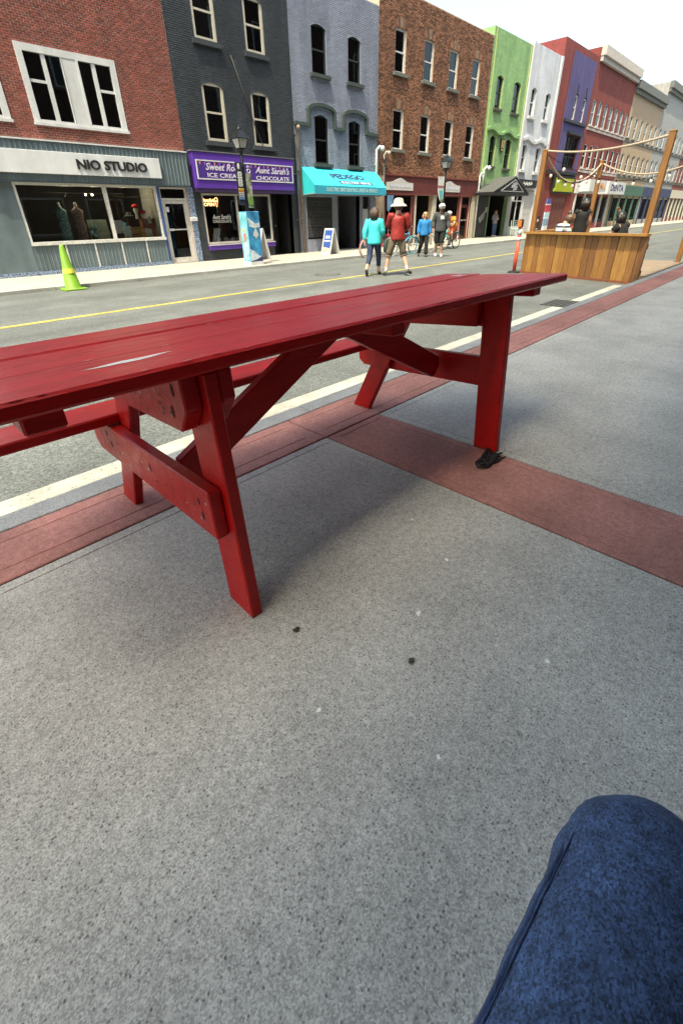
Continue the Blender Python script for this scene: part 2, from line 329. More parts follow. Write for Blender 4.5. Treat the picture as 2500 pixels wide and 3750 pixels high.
# bolt holes, knots and paint chips
def hole(parent, u, v, w_, r=.012, el_=1.6):
    vs = [(u, v+math.cos(a)*r*.6, w_+math.sin(a)*r*el_) for a in [i*math.pi/5 for i in range(10)]]
    return MB().add(vs, [tuple(range(9, -1, -1))]).build('bolt_hole', darkhole, parent)
darkred = mat('worn_dark_red', (.10, .004, .006), .6, .2, 40, .2)
for i in range(40):                                   # scuffs on the upright faces that show
    part, u_, vr, wr_ = random.choice(((lbar, -.0472, (.05, 1.0), (.38, .50)), (c_outer, -.0572, (.10, .70), (.74, .88))))
    v = random.uniform(*vr); w_ = random.uniform(*wr_); a = random.uniform(.004, .012); b_ = random.uniform(.002, .005)
    MB().add([(u_, v-a, w_-b_), (u_, v+a*.3, w_-b_*1.4), (u_, v+a, w_+b_*.4), (u_, v-a*.2, w_+b_)], [(3, 2, 1, 0)]).build('paint_scuff', darkred if i % 3 else wear, part)
for v, w_ in ((.085, .845), (.115, .775)): hole(c_outer, -.0575, v, w_, .013)
for v, w_ in ((.11, .47), (.10, .42), (.48, .47), (.93, .50), (.90, .455)): hole(lbar, -.0475, v, w_, .010)
def chip(parent, pts, z, m=wear): return MB().add([(x, y, z) for x, y in pts], [tuple(range(len(pts)))]).build('paint_chip', m, parent)
chip(tops[0], [(-.245, .146), (-.19, .135), (-.15, .133), (-.10, .130), (-.06, .138), (-.02, .152), (.0, .160), (-.06, .162), (-.10, .160), (-.14, .166), (-.18, .158), (-.20, .153)], W1+.0008)
chip(tops[2], [(2.20, .60), (2.30, .60), (2.33, .68), (2.24, .70)], W1+.0018, mat('faded_red_paint', (.50, .30, .30), .5, .2, 30, .2, 60))
for i in range(70):
    u = random.uniform(-.5, 2.3); v = random.choice([-.006, -.004, .262, .280, .541, .560, random.uniform(.02, .8)]) + random.uniform(-.004, .004); l_ = random.uniform(.008, .03)
    bi = 0 if v < .2715 else (1 if v < .5505 else 2); hi_ = W1+(0, -.002, .001)[bi]+.0007
    chip(tops[bi], [(u, v), (u+l_, v-.0012), (u+l_*1.4, v+.001), (u+l_*.4, v+.0022)], hi_, wear if i % 4 == 0 else darkhole)
# tangled cord by the right-hand leg
cord = MB(); rr = random.Random(3)
for s_ in range(16):
    x0, y0 = 2.26+rr.uniform(-.03, .03), .985+rr.uniform(-.02, .015); ln = rr.uniform(.06, .22); p = []
    for t in range(12):
        u = t/11; p.append((x0-ln*math.sin(u*math.pi*.9)+rr.uniform(-.008, .008), y0+.05*math.sin(u*math.pi*2+s_)*(.4+.1*(s_ % 4))-.03*u, .006+.010*abs(math.sin(u*5+s_))+rr.uniform(0, .004)))
    cord.tube(p, rr.uniform(.003, .0075), 5)
tag(cord.build('cord', mat('black_cord', (.012, .009, .009), .8, .3, 60, .3, 90), None, True), 'tangled dark cord on the pavement at the foot of the red table', 'cord')
# small litter on the pavement
leafm = mat('dry_leaf', (.06, .045, .03), .9, .3, 40, .4, 90)
for i, (x, y, r_) in enumerate(((.63, .86, .013), (.80, .50, .012))):
    vs = [(x+math.cos(a)*r_*random.uniform(.5, 1.3), y+math.sin(a)*r_*random.uniform(.5, 1.2), .003+random.uniform(0, .008)) for a in [k*math.pi/4.5 for k in range(9)]]
    tag(MB().add(vs+[(x, y, .012)], [(k, (k+1) % 9, 9) for k in range(9)]).build('dry_leaf', leafm), ['scrap of dry leaf on the concrete in front of the table leg', 'dark scrap of leaf on the bare concrete in the foreground'][i], 'leaf')
GUML = ['leftmost pale gum spot on the concrete, below the near table leg', 'pale gum spot in the middle of the concrete, right of the near table leg', 'pale gum spot just right of the middle one on the concrete', 'lowest pale gum spot on the concrete, toward the denim knee', 'lower left pale gum spot on the bare foreground concrete', 'highest pale gum spot on the concrete, close to the red cross band']
gumm = mat('old_gum', (.78, .78, .74), .8, .1, 60, .2, 90)
for i, (x, y, r_) in enumerate(((.49, .60, .008), (.98, .60, .012), (1.29, .68, .011), (1.10, .19, .009), (.62, .28, .007), (1.42, .95, .008))):
    vs = [(x+math.cos(a)*r_*random.uniform(.4, 1.3), y+math.sin(a)*r_*random.uniform(.4, 1.3), .0012) for a in [k*math.pi/5 for k in range(10)]]
    tag(MB().add(vs, [tuple(range(10))]).build('gum_spot', gumm), GUML[i], 'gum', 'gum spots on the concrete')
# ------------------------------------------------------------------ buildings: helpers
cream = mat('cream_window_paint', (.46, .43, .36), .6, .08, 8, .1, 60)
white = mat('white_paint', (.55, .56, .57), .55, .06, 5, .1, 60, streak=0.14)
dkgreen = mat('dark_green_paint', (.045, .06, .052), .55, .15, 6, .15, 60)
black = mat('black_paint', (.012, .012, .013), .5, .2, 6, .1, 60)
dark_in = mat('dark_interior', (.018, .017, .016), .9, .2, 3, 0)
curtain = mat('pale_curtain', (.34, .32, .28), .9, .1, 4, .2, 30, stretch=(30, 1, 1))
maroon = mat('maroon_paint', (.115, .022, .02), .55, .15, 5, .12, 60, streak=0.25)
stone = mat('grey_stone_sill', (.13, .135, .125), .85, .2, 9, .3, 60)
steel = mat('galvanised_conduit', (.45, .45, .45), .5, .15, 10, .1, 60, metal=.4)
pipew = mat('white_pipe', (.62, .62, .6), .5, .1, 8, .1, 60)
def wall_with_openings(root, x0, x1, z0, z1, ops, m, th=.22, Y=F, name='wall'):
    xs = sorted({x0, x1, *[max(x0, min(x1, v)) for o in ops for v in (o[0], o[1])]}); zs = sorted({z0, z1, *[max(z0, min(z1, v)) for o in ops for v in (o[2], o[3])]})
    mb = MB(); inside = lambda x, z: any(o[0] < x < o[1] and o[2] < z < o[3] for o in ops)
    for a, b in zip(xs[:-1], xs[1:]):
        for c_, d in zip(zs[:-1], zs[1:]):
            if not inside((a+b)/2, (c_+d)/2): mb.add([(a, Y, c_), (b, Y, c_), (b, Y, d), (a, Y, d)], [(0, 1, 2, 3)])
    for a, b, c_, d in ops:
        mb.add([(a, Y, c_), (a, Y+th, c_), (a, Y+th, d), (a, Y, d)], [(0, 1, 2, 3)]); mb.add([(b, Y, c_), (b, Y, d), (b, Y+th, d), (b, Y+th, c_)], [(0, 1, 2, 3)])
        mb.add([(a, Y, d), (a, Y+th, d), (b, Y+th, d), (b, Y, d)], [(0, 1, 2, 3)]); mb.add([(a, Y, c_), (b, Y, c_), (b, Y+th, c_), (a, Y+th, c_)], [(0, 1, 2, 3)])
    # sides, back and roof of the block
    D = Y+9
    mb.add([(x0, Y, z0), (x0, Y, z1), (x0, D, z1), (x0, D, z0)], [(0, 1, 2, 3)]); mb.add([(x1, Y, z0), (x1, D, z0), (x1, D, z1), (x1, Y, z1)], [(0, 1, 2, 3)])
    mb.add([(x0, D, z0), (x0, D, z1), (x1, D, z1), (x1, D, z0)], [(0, 1, 2, 3)]); mb.add([(x0, Y, z1), (x1, Y, z1), (x1, D, z1), (x0, D, z1)], [(0, 1, 2, 3)])
    return mb.build(name, m, root)
def bricks(root, x0, x1, z0, z1, ops, m, pw=.15, ph=.052, Y=F, proud=.010, mortar=.009, singles=300):
    """courses of real bricks standing proud of the mortar; the largest in view are objects, the rest one mesh"""
    rects = []; k = 0; z = z0
    while z+ph <= z1+1e-6:
        x = x0-(pw/2 if k % 2 else 0); cuts = [(o[0], o[1]) for o in ops if o[2]-.01 < z+ph/2 < o[3]+.01]
        while x < x1:
            segs = [(max(x, x0), min(x+pw, x1))]
            for a, b in cuts:
                ns = []
                for s, e in segs:
                    if e <= a or s >= b: ns.append((s, e)); continue
                    if s < a: ns.append((s, a))
                    if e > b: ns.append((b, e))
                segs = ns
            for s, e in segs:
                if e-s > .03: rects.append((s+mortar/2, e-mortar/2, z+mortar/2, z+ph-mortar/2))
            x += pw
        z += ph; k += 1
    full = [r for r in rects if abs(r[1]-r[0]-(pw-mortar)) < 1e-4]
    full.sort(key=lambda r: r[0]**2+Y**2+(r[2]-1.25)**2); pick = set(full[:singles])
    def unit(wd, ht, y0, j=(0,)*4):
        b = .004
        return ([(-wd/2, proud, -ht/2), (wd/2, proud, -ht/2), (wd/2, proud, ht/2), (-wd/2, proud, ht/2),
                 (-wd/2+b, y0, -ht/2+b), (wd/2-b, y0, -ht/2+b), (wd/2-b, y0, ht/2-b), (-wd/2+b, y0, ht/2-b)],
                [(4, 5, 6, 7), (0, 1, 5, 4), (1, 2, 6, 5), (2, 3, 7, 6), (3, 0, 4, 7)])
    if singles:
        v, f = unit(pw-mortar, ph-mortar, 0); me = bpy.data.meshes.new('brick'); me.from_pydata(v, [], f); me.materials.append(m); o3 = origin_of(root)
        for r in pick:
            o = bpy.data.objects.new('brick', me); COL.objects.link(o); o.parent = root
            o.location = Vector(((r[0]+r[1])/2, Y-proud+random.uniform(-.002, .002), (r[2]+r[3])/2))-o3
    rest = [r for r in rects if r not in pick]; mb = MB(); tint = []
    for r in rest:
        v, f = unit(r[1]-r[0], r[3]-r[2], 0); cx = (r[0]+r[1])/2; cz = (r[2]+r[3])/2; dy = random.uniform(-.003, .003)
        mb.add([(p[0]+cx, p[1]+Y-proud+dy, p[2]+cz) for p in v], f); tint += [random.random()]*5
    o = mb.build('brickwork', m, root, tint=tint); o['kind'] = 'stuff'
def frame_rect(mb, x0, x1, z0, z1, y0, y1, t, tb=None):
    tb = tb or t
    mb.box(x0, x0+t, y0, y1, z0, z1); mb.box(x1-t, x1, y0, y1, z0, z1); mb.box(x0+t, x1-t, y0+.001, y1-.001, z0, z0+tb); mb.box(x0+t, x1-t, y0+.001, y1-.001, z1-t, z1)
def window(root, x0, x1, z0, z1, fm, Y=F, t=.06, mid=None, mull=(), sill=None, sillm=None, cur=0, rec=.10, g=GLD, sp=.10, sh=.09, blind=0):
    mb = MB(); frame_rect(mb, x0, x1, z0, z1, Y+rec-.05, Y+rec+.04, t)
    if mid: mb.box(x0+t, x1-t, Y+rec-.04, Y+rec+.03, mid-.025, mid+.025)
    for mx in mull: mb.box(mx-.035, mx+.035, Y+rec-.045, Y+rec+.035, z0+t, z1-t)
    wn = mb.build('window', fm, root)
    zz = [z0+t] + ([mid] if mid else []) + [z1-t]; xx = [x0+t, *mull, x1-t]
    for a, b in zip(zz[:-1], zz[1:]):
        for c_, d in zip(xx[:-1], xx[1:]): MB().box(c_, d, Y+rec, Y+rec+.006, a, b).build('pane', g, wn)
    if sill is not None: box('sill', sillm or stone, wn, x0-sill, x1+sill, Y-sp, Y+.05, z0-sh, z0-.004)
    if blind: MB().box(x0+t, x1-t, Y+rec+.05, Y+rec+.058, z1-t-(z1-z0)*blind, z1-t).build('blind', mat('drawn_blind', (.20, .19, .165), .9, .1, 5, .1), wn)
    if cur: MB().add([(x0+t+(x1-x0)*i/24*cur, Y+rec+.12+.015*math.sin(i*2.1), zc) for zc in (z0, z1) for i in range(25)], [(i, i+1, i+26, i+25) for i in range(24)]).build('curtain', curtain, wn)
    return wn
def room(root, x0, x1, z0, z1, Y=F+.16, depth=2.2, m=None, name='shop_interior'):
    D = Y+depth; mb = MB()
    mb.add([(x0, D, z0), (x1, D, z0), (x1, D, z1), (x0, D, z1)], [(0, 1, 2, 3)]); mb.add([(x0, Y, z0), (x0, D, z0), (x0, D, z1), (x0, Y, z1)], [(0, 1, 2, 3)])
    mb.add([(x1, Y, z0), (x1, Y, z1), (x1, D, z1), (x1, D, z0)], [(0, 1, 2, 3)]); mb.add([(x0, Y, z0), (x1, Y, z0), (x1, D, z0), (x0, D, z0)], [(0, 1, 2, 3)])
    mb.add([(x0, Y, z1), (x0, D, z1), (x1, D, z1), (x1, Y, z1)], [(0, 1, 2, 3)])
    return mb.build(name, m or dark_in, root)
def door(root, x0, x1, z0, z1, m, Y=F, t=.09, transom=None, handle=True, rec=.1):
    mb = MB(); frame_rect(mb, x0, x1, z0, z1, Y+rec-.05, Y+rec+.04, .05)
    top = transom or z1-.05
    if transom: mb.box(x0+.05, x1-.05, Y+rec-.05, Y+rec+.04, transom-.03, transom+.03)
    dfr = mb.build('door_frame', m, root)
    mb = MB(); frame_rect(mb, x0+.055, x1-.055, z0+.02, top-.035, Y+rec-.03, Y+rec+.02, t, t*1.4); d = mb.build('door', m, root)
    MB().box(x0+.055+t, x1-.055-t, Y+rec-.005, Y+rec, z0+.02+t*1.4, top-.035-t).build('pane', GL, d)
    if transom: MB().box(x0+.05, x1-.05, Y+rec-.005, Y+rec, top+.03, z1-.05).build('pane', GL, dfr)
    if handle: MB().box(x0+.1, x1-.12, Y+rec-.07, Y+rec-.045, z0+.98, z0+1.02).box(x0+.1, x0+.28, Y+rec-.075, Y+rec-.03, z0+.965, z0+1.035).build('handle', steel, d)
    return d
def arch_poly(x0, x1, zb, rise, n=10):
    w_ = (x1-x0)/2; cx = (x0+x1)/2; return [(cx+w_*math.cos(math.pi-math.pi*i/n)*1.0, zb+rise*math.sin(math.pi*i/n)) for i in range(n+1)]
def arch_spandrels(root, x0, x1, ztop, rise, m, Y=F, name='arch_head', dy=.012):
    """wall pieces that round the top corners of a rectangular opening into a segmental arch"""
    n = 10; cx = (x0+x1)/2; w_ = (x1-x0)/2; mb = MB()
    for s in (-1, 1):
        pts = [(cx+s*w_*i/n, ztop-rise*(i/n)**2) for i in range(n+1)]
        poly = pts+[(cx+s*w_, ztop+.002), (cx, ztop+.002)]
        mb.prism(poly, 'y', Y-dy, Y+.2)
    return mb.build(name, m, root)
def building(label, x0, z1, name='shop_building'): return thing(name, label, 'building', (x0, F, ZF))
# ------------------------------------------------------------------ 1 red brick studio
b1m = mat('red_brick', (.235, .052, .036), .85, .22, 9, .4, 90, brick=.30, dirt=.15, streak=0.25); mortar1 = mat('pale_mortar', (.46, .33, .28), .95, .12, 12, .4, 90)
slate = mat('blue_grey_metal_cladding', (.115, .155, .175), .5, .10, 2, .05, 40, metal=.0, dirt=.12, streak=0.25)
bluep = mat('blue_painted_plaster', (.035, .085, .26), .6, .25, 6, .3, 40)
B = building('red brick corner shop with white upper windows and blue grey metal shopfront', 1.5, 7.4)
opsb = [(4.72, 7.14, 3.53, 5.15), (1.75, 4.2, 3.53, 5.15)]
shop1 = [(3.75, 7.66, .74, 2.22), (7.76, 8.72, -.02, 2.22)]
wall_with_openings(B, 1.5, 8.86, ZF, 7.4, opsb+shop1, mortar1)
bricks(B, 1.5, 8.86, 3.17, 7.4, opsb, b1m, mortar=.014)
def big_window(x0, x1):
    mb = MB(); Y = F-.03
    frame_rect(mb, x0, x1, 3.53, 5.15, Y, Y+.14, .15, .10)
    cx = (x0+x1)/2; mb.box(cx-.19, cx+.19, Y+.01, Y+.13, 3.63, 5.0)
    mb.box(x0-.02, x1+.02, Y-.05, Y+.02, 3.50, 3.56)
    for sx in (-1, 1):
        mb.box(min(cx+sx*.56, cx+sx*.66), max(cx+sx*.56, cx+sx*.66), Y+.02, Y+.12, 3.63, 5.0)
        mb.box(min(cx+sx*.66, cx+sx*1.06), max(cx+sx*.66, cx+sx*1.06), Y+.03, Y+.11, 4.40, 4.46)
        mb.box(min(cx+sx*.17, cx+sx*.19)+.0, max(cx+sx*.20, cx+sx*.22), Y-.004, Y+.1, 3.63, 5.0)
    wn = mb.build('window', white, B)
    for sx in (-1, 1):
        for a, b in ((.19, .56), (.66, 1.06)):
            MB().box(min(cx+sx*a, cx+sx*b), max(cx+sx*a, cx+sx*b), Y+.06, Y+.066, 3.63, 5.0).build('pane', GLD, wn)
    MB().box(cx+.19, cx+.40, Y+.2, Y+.21, 3.63, 5.0).build('blind', mat('grey_blind', (.13, .14, .14), .9, .1, 5, 0), wn)
big_window(4.72, 7.14); big_window(1.75, 4.2)
def corrugated(name, x0, x1, z0, z1, Y, parent, pitch=.118, d=.018, m=slate):
    mb = MB(); pts = []; x = x0
    while x < x1-1e-6:
        for dx, dy in ((0, 0), (.62, 0), (.70, -d), (.86, -d), (.94, 0)): pts.append((min(x+dx*pitch, x1), Y+dy))
        x += pitch
    pts.append((x1, Y)); n = len(pts)
    mb.add([(p[0], p[1], z0) for p in pts]+[(p[0], p[1], z1) for p in pts], [(i, i+1, n+i+1, n+i) for i in range(n-1)])
    return mb.build(name, m, parent)
fas = box('fascia', slate, B, 1.5, 8.80, F-.15, F-.012, 2.24, 3.14); corrugated('cladding', 1.5, 8.80, 2.25, 3.13, F-.154, fas)
MB().box(1.5, 8.83, F-.19, F-.013, 3.141, 3.175).build('flashing', white, B); MB().box(1.5, 8.80, F-.17, F-.02, 2.215, 2.238).build('flashing', mat('dark_trim', (.06, .085, .10), .6), B)
# shop window
mb = MB(); fr = lambda a, b: None
frame_rect(mb, 3.75, 7.66, .72, 2.213, F-.02, F+.08, .06, .07); mb.box(6.03, 6.12, F-.025, F+.085, .79, 2.15); mb.box(3.75, 7.68, F-.07, F-.021, .70, .78)
sw = mb.build('shop_window', mat('weathered_white_trim', (.55, .55, .53), .6, .2, 14, .2, 60), B)
for a, b in ((3.81, 6.03), (6.12, 7.60)): MB().box(a, b, F+.03, F+.036, .79, 2.15).build('pane', GL, sw)
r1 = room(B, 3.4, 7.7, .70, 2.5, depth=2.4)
MB().box(7.62, 7.69, F+.17, F+1.1, .72, 2.3).build('side_panel', mat('grey_panel', (.30, .30, .28), .8), r1); MB().box(3.5, 7.66, F+.17, F+1.0, .69, .715).build('display_shelf', mat('display_wood', (.20, .15, .10), .7), r1)
lampb = mat('lit_bulb', (1, .9, .75), .4, 0, 1, 0, emit=(1, .86, .62, 9))
for x in (5.83, 6.02, 6.42): MB().ball((x, F+.9, 1.99), .028, 8, 6).build('bulb', lampb, r1, True)
for k, x in enumerate((5.2, 6.02, 6.9)):
    pl_ = bpy.data.lights.new('shop_lamp', 'POINT'); pl_.energy = 5; pl_.color = (1, .86, .66); pl_.shadow_soft_size = .05; po_ = bpy.data.objects.new('shop_lamp', pl_); COL.objects.link(po_); po_.parent = r1; po_.location = Vector((x, F+.62, 1.95))-ORIG[B.name]
MB().tube([(4.4, F+.92, 2.03), (7.0, F+.92, 2.03)], .008, 6).build('lamp_rail', black, r1)
# stall riser of metal sheets with white battens
for a, b in ((3.75, 4.58), (4.62, 5.38), (5.43, 6.17), (6.22, 6.96), (7.01, 7.70)):
    p = box('riser_panel', slate, B, a, b, F-.022, F-.001, .06, .695); corrugated('cladding', a+.01, b-.01, .065, .69, F-.026, p, .11, .01)
for x in (4.60, 5.405, 6.195, 6.985): box('batten', sw.data.materials[0], B, x-.02, x+.02, F-.05, F-.001, .05, .70)
box('pier', slate, B, 1.5, 3.745, F-.03, F-.001, .05, 2.21)
mosaic = mat('blue_mosaic', (.05, .10, .24), .5, .75, 26, .5, 40, col2=(.20, .26, .36), detail=1)
MB().box(1.5, 7.745, F-.06, F-.002, ZF, .055).build('plinth', mosaic, B); MB().box(7.675, 7.755, F-.03, F-.002, ZF+.11, 2.21).build('blue_strip', bluep, B); MB().box(8.725, 8.93, F-.03, F-.002, ZF, 2.21).build('mosaic_panel', mosaic, B)
dw = mat('weathered_door_white', (.50, .49, .46), .6, .15, 10, .2, 60)
door(B, 7.77, 8.71, -.02, 2.20, dw, transom=1.86); MB().box(7.77, 8.71, F-.02, F+.3, ZF, -.021).build('threshold', kerbcrete, B)
MB().box(7.93, 8.03, F+.088, F+.093, 1.50, 1.64).build('notice', white, B)
room(B, 7.72, 8.78, -.04, 2.3, depth=1.6)
MB().bbox(8.66, 8.90, F-.13, F-.032, 1.22, 1.34, .01).build('mail_box', white, B)
# items in the studio window: each its own thing
def mannequin(label, x, y, z, m, hat=None, h=1.05):
    t = thing('mannequin', label, 'mannequin', (x, y, z))
    prof = [(.0, .0), (.16, .0), (.15, .12), (.125, .3), (.155, .42), (.12, .56), (.15, .72), (.16, .80), (.07, .86), (.045, .9)]
    MB().lathe([(r, z_*h) for r, z_ in prof], (x, y, z), 14).build('dress', m, t, True)
    pl = mat('mannequin_plastic', (.6, .57, .52), .5, .05, 5, 0)
    MB().lathe([(.045, .88*h), (.038, .98*h), (.02, 1.0*h), (0, 1.0*h)], (x, y, z), 10).build('neck', pl, t, True)
    return t
mannequin('mannequin in a dark teal patterned dress at the left of the studio window', 4.86, F+.45, .72, mat('teal_print', (.03, .12, .13), .8, .9, 45, .2, 60, col2=(.2, .35, .36), detail=1))
mannequin('mannequin in a mauve paisley dress in the studio window', 5.30, F+.42, .72, mat('mauve_print', (.17, .09, .09), .8, .6, 40, .2, 60, col2=(.30, .22, .20), detail=1))
t = thing('picture_board', 'grey green framed board leaning in the studio window', 'board', (5.9, F+.75, .72)); MB().prism([(F+.70, .72), (F+.73, .72), (F+.80, 1.32), (F+.77, 1.32)], 'x', 5.62, 6.2).build('board', mat('grey_green_board', (.16, .20, .17), .8, .2, 3, .1), t)
t = thing('potted_plant', 'dark leafy plant with pale blue flowers in the studio window', 'plant', (5.62, F+.42, .72))
mb = MB(); rr = random.Random(5)
for i in range(70):
    a = rr.uniform(0, 6.28); e = rr.uniform(-.2, 1.1); l_ = rr.uniform(.12, .34); c_ = Vector((5.60, F+.42, .90)); d = Vector((math.cos(a)*math.cos(e), math.sin(a)*math.cos(e)*.6, math.sin(e))); p = c_+d*l_; s_ = d.cross(Vector((0, 0, 1))).normalized()*.025
    mb.add([c_+d*l_*.4, p-d*.05+s_, p+d*.03, p-d*.05-s_], [(0, 1, 2, 3)])
mb.build('leaves', mat('dark_leaf', (.02, .045, .025), .5, .3, 20, 0), t); MB().lathe([(.06, 0), (.085, .16), (.09, .17), (.06, .165)], (5.62, F+.42, .716), 12).build('pot', black, t)
fl = mat('pale_blue_flower', (.20, .55, .65), .7, .2, 40, 0)
for x, z in ((5.66, 1.12), (5.52, .98), (5.60, .88)): MB().ball((x, F+.28, z), .055, 8, 6, (1, .6, .9)).build('flower', fl, t, True)
def shirt_on(label, x, y, z, m):
    t = thing('folded_shirt', label, 'shirt', (x, y, z))
    MB().prism([(x-.11, z), (x+.11, z), (x+.12, z+.22), (x+.2, z+.2), (x+.22, z+.30), (x+.08, z+.37), (x-.08, z+.37), (x-.22, z+.30), (x-.2, z+.2), (x-.12, z+.22)], 'y', y, y+.05).build('shirt', m, t); return t
palesh = mat('pale_blue_cotton', (.50, .55, .68), .9, .08, 8, .3, 30); shirt_on('pale blue shirt on display behind the mullion of the studio window', 6.42, F+.40, .92, palesh); shirt_on('white shirt propped low beside the wooden crate in the studio window', 6.62, F+.30, .76, white)
t = thing('wooden_crate', 'slatted wooden crate in the studio window', 'crate', (6.95, F+.38, .72)); wood1 = mat('crate_wood', (.42, .25, .11), .7, .2, 10, .2, 60, stretch=(2, 20, 20))
for i in range(5): box('slat', wood1, t, 6.72, 7.17, F+.28, F+.295, .74+i*.075, .79+i*.075)
for x in (6.72, 7.14): box('corner_post', wood1, t, x, x+.03, F+.296, F+.5, .72, 1.09)
t = thing('display_box', 'brown box with prints and a pale shirt in the studio window', 'box', (7.4, F+.4, .72)); MB().box(7.2, 7.58, F+.4, F+.62, .72, 1.32).build('box', mat('brown_card', (.24, .10, .06), .8), t)
MB().prism([(7.18, .78), (7.42, .76), (7.40, 1.02), (7.17, 1.05)], 'y', F+.30, F+.32).build('print', white, t); MB().box(7.38, 7.50, F+.385, F+.399, 1.18, 1.38).build('card', white, t)
for i, (x, z, lb) in enumerate(((7.10, 1.62, 'pale display head with a red hat in the studio window'), (7.30, 1.46, 'lower display head with a red cap in the studio window'))):
    t = thing('hat_stand', lb, 'hat stand', (x, F+.5, z-.3)); MB().lathe([(.05, -.3), (.045, -.16), (.075, -.08), (.07, .02), (0, .06)], (x, F+.5, z), 10).build('head', mat('mannequin_plastic', (.6, .57, .52), .5), t, True)
    MB().ball((x, F+.49, z+.05), .11, 10, 6, (1, 1, .6)).build('hat', mat('red_felt', (.42, .01, .012), .9, .1, 20, .2), t, True)
t = thing('shop_sign', 'long white sign with black letters on the grey metal fascia', 'sign', (6.5, F-.2, 2.41))
MB().bbox(3.0, 7.83, F-.235, F-.175, 2.41, 2.92, .006).build('panel', mat('white_sign_panel', (.60, .62, .64), .5, .05, 3, .03, 40, dirt=.06, streak=0.10), t)
text('lettering', 'NIO STUDIO', black, t, (5.40, F-.237, 2.545), XU, ZU, 1.99, .235, .03, bold=.03)
# ------------------------------------------------------------------ 2 dark grey brick, ice cream and chocolate
b2m = mat('charcoal_painted_brick', (.042, .050, .060), .6, .14, 6, .3, 80, brick=.14, dirt=.15, streak=0.25); mortar2 = mat('charcoal_mortar', (.040, .048, .058), .8, .1, 12, .3, 80)
B = building('charcoal painted brick building above the purple sweet shop sign', 8.93, 8.2)
up2 = [(9.80, 10.60, 3.55, 5.10), (11.69, 12.47, 3.55, 5.10), (9.80, 10.60, 6.1, 7.5), (11.69, 12.47, 6.1, 7.5)]; sh2 = [(9.24, 12.16, .47, 2.06), (12.22, 13.24, ZF-.02, 2.17)]
wall_with_openings(B, 8.865, 13.57, ZF, 8.2, up2+sh2, mortar2)
bricks(B, 8.865, 13.57, -.05, 8.2, up2+sh2+[(8.86, 13.57, 2.17, 3.2), (9.24, 12.2, 2.0, 2.2)], b2m)
for a, b, c_, d in up2:
    window(B, a, b, c_, d, cream, t=.085, mid=(c_+d)/2-.0, sill=.10, sillm=mat('charcoal_sill', (.035, .042, .05), .7), rec=.06, sh=.13, blind={(9.80, 3.55): .08, (11.69, 3.55): .22, (9.80, 6.1): .45, (11.69, 6.1): .15}[(a, c_)]); arch_spandrels(B, a, b, d, .12, b2m)
mb = MB(); frame_rect(mb, 9.24, 12.16, .48, 2.05, F+.0, F+.08, .06); mb.box(10.60, 10.67, F-.005, F+.085, .54, 1.99); sw = mb.build('shop_window', mat('pale_shopfront_trim', (.42, .40, .36), .6, .15, 9, .1), B)
for a, b in ((9.30, 10.60), (10.67, 12.10)): MB().box(a, b, F+.035, F+.041, .54, 1.99).build('pane', GL, sw)
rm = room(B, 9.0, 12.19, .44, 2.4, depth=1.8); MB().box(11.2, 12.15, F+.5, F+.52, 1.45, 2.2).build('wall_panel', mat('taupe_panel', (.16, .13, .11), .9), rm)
purple = mat('purple_paint', (.085, .028, .30), .5, .06, 3, .05, 40, dirt=.06, streak=0.14); purpled = mat('deep_purple_panel', (.055, .022, .20), .5, .08, 3, .05, 40)
box('window_ledge', purple, B, 9.24, 12.17, F-.12, F-.012, .29, .43)
box('ledge_top', mat('pale_ledge', (.40, .36, .42), .6), B, 9.24, 12.17, F-.14, F-.011, .432, .465)
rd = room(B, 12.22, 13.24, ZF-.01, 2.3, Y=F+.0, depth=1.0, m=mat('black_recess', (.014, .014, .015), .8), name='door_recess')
MB().box(12.34, 13.14, F+.90, F+.96, ZF, 2.0).build('door', mat('black_door', (.02, .02, .02), .5), B)
MB().ball((13.02, F+.87, .98), .03, 8, 6).build('handle', steel, B)
neon = mat('neon_orange', (1, .6, .3), .4, 0, 1, 0, emit=(1, .45, .22, 2.2))
t = thing('neon_sign', 'small glowing neon open sign hanging in the sweet shop window', 'sign', (9.6, F+.12, 1.66))
text('lettering', 'OPEN', neon, t, (9.36, F+.10, 1.67), XU, ZU, .40, .10, .012); text('lettering', 'Sweet Rock', neon, t, (9.34, F+.10, 1.80), XU, ZU, .44, .10, .012, shear=.3)
MB().tube([(9.80, F+.1, 1.82), (9.86, F+.1, 1.64), (9.92, F+.1, 1.82), (9.80, F+.1, 1.82)], .009, 6).torus((9.86, F+.1, 1.87), .055, .009, 'y', 14, 5).build('cone_outline', neon, t)
wl = mat('white_window_lettering', (.7, .7, .68), .6, 0, 1, 0)
t = thing('window_lettering', 'white lettering on the left pane of the sweet shop window', 'lettering', (9.95, F+.03, 1.14))
text('lettering', "Aunt Sarah's", wl, t, (9.58, F+.031, 1.26), XU, ZU, .76, .15, .002, shear=.35); text('lettering', 'CHOCOLATE', wl, t, (9.58, F+.031, 1.15), XU, ZU, .76, .085, .002)
for i, x in enumerate((9.80, 10.12, 10.42)):
    t = thing('gift_box', ['white carton with green print at the left end of the sweet shop ledge', 'plain white carton in the middle of the sweet shop ledge', 'green and white carton beside the mullion on the sweet shop ledge'][i], 'carton', (x, F+.2, .48)); MB().box(x-.08, x+.08, F+.15, F+.27, .48, .62-.01*i).build('carton', mat('carton_print%d' % i, (.5, .55, .52), .7, .4, 30, 0, detail=1), t); MB().prism([(x-.08, .62-.01*i), (x+.08, .62-.01*i), (x+.03, .67), (x-.03, .67)], 'y', F+.16, F+.26).build('lid', white, t)
t = thing('shop_sign', 'purple sign with white border and lettering over the sweet shop', 'sign', (11.1, F-.25, 2.17))
MB().bbox(8.98, 13.22, F-.25, F-.012, 2.18, 3.20, .01).build('fascia', purple, t)
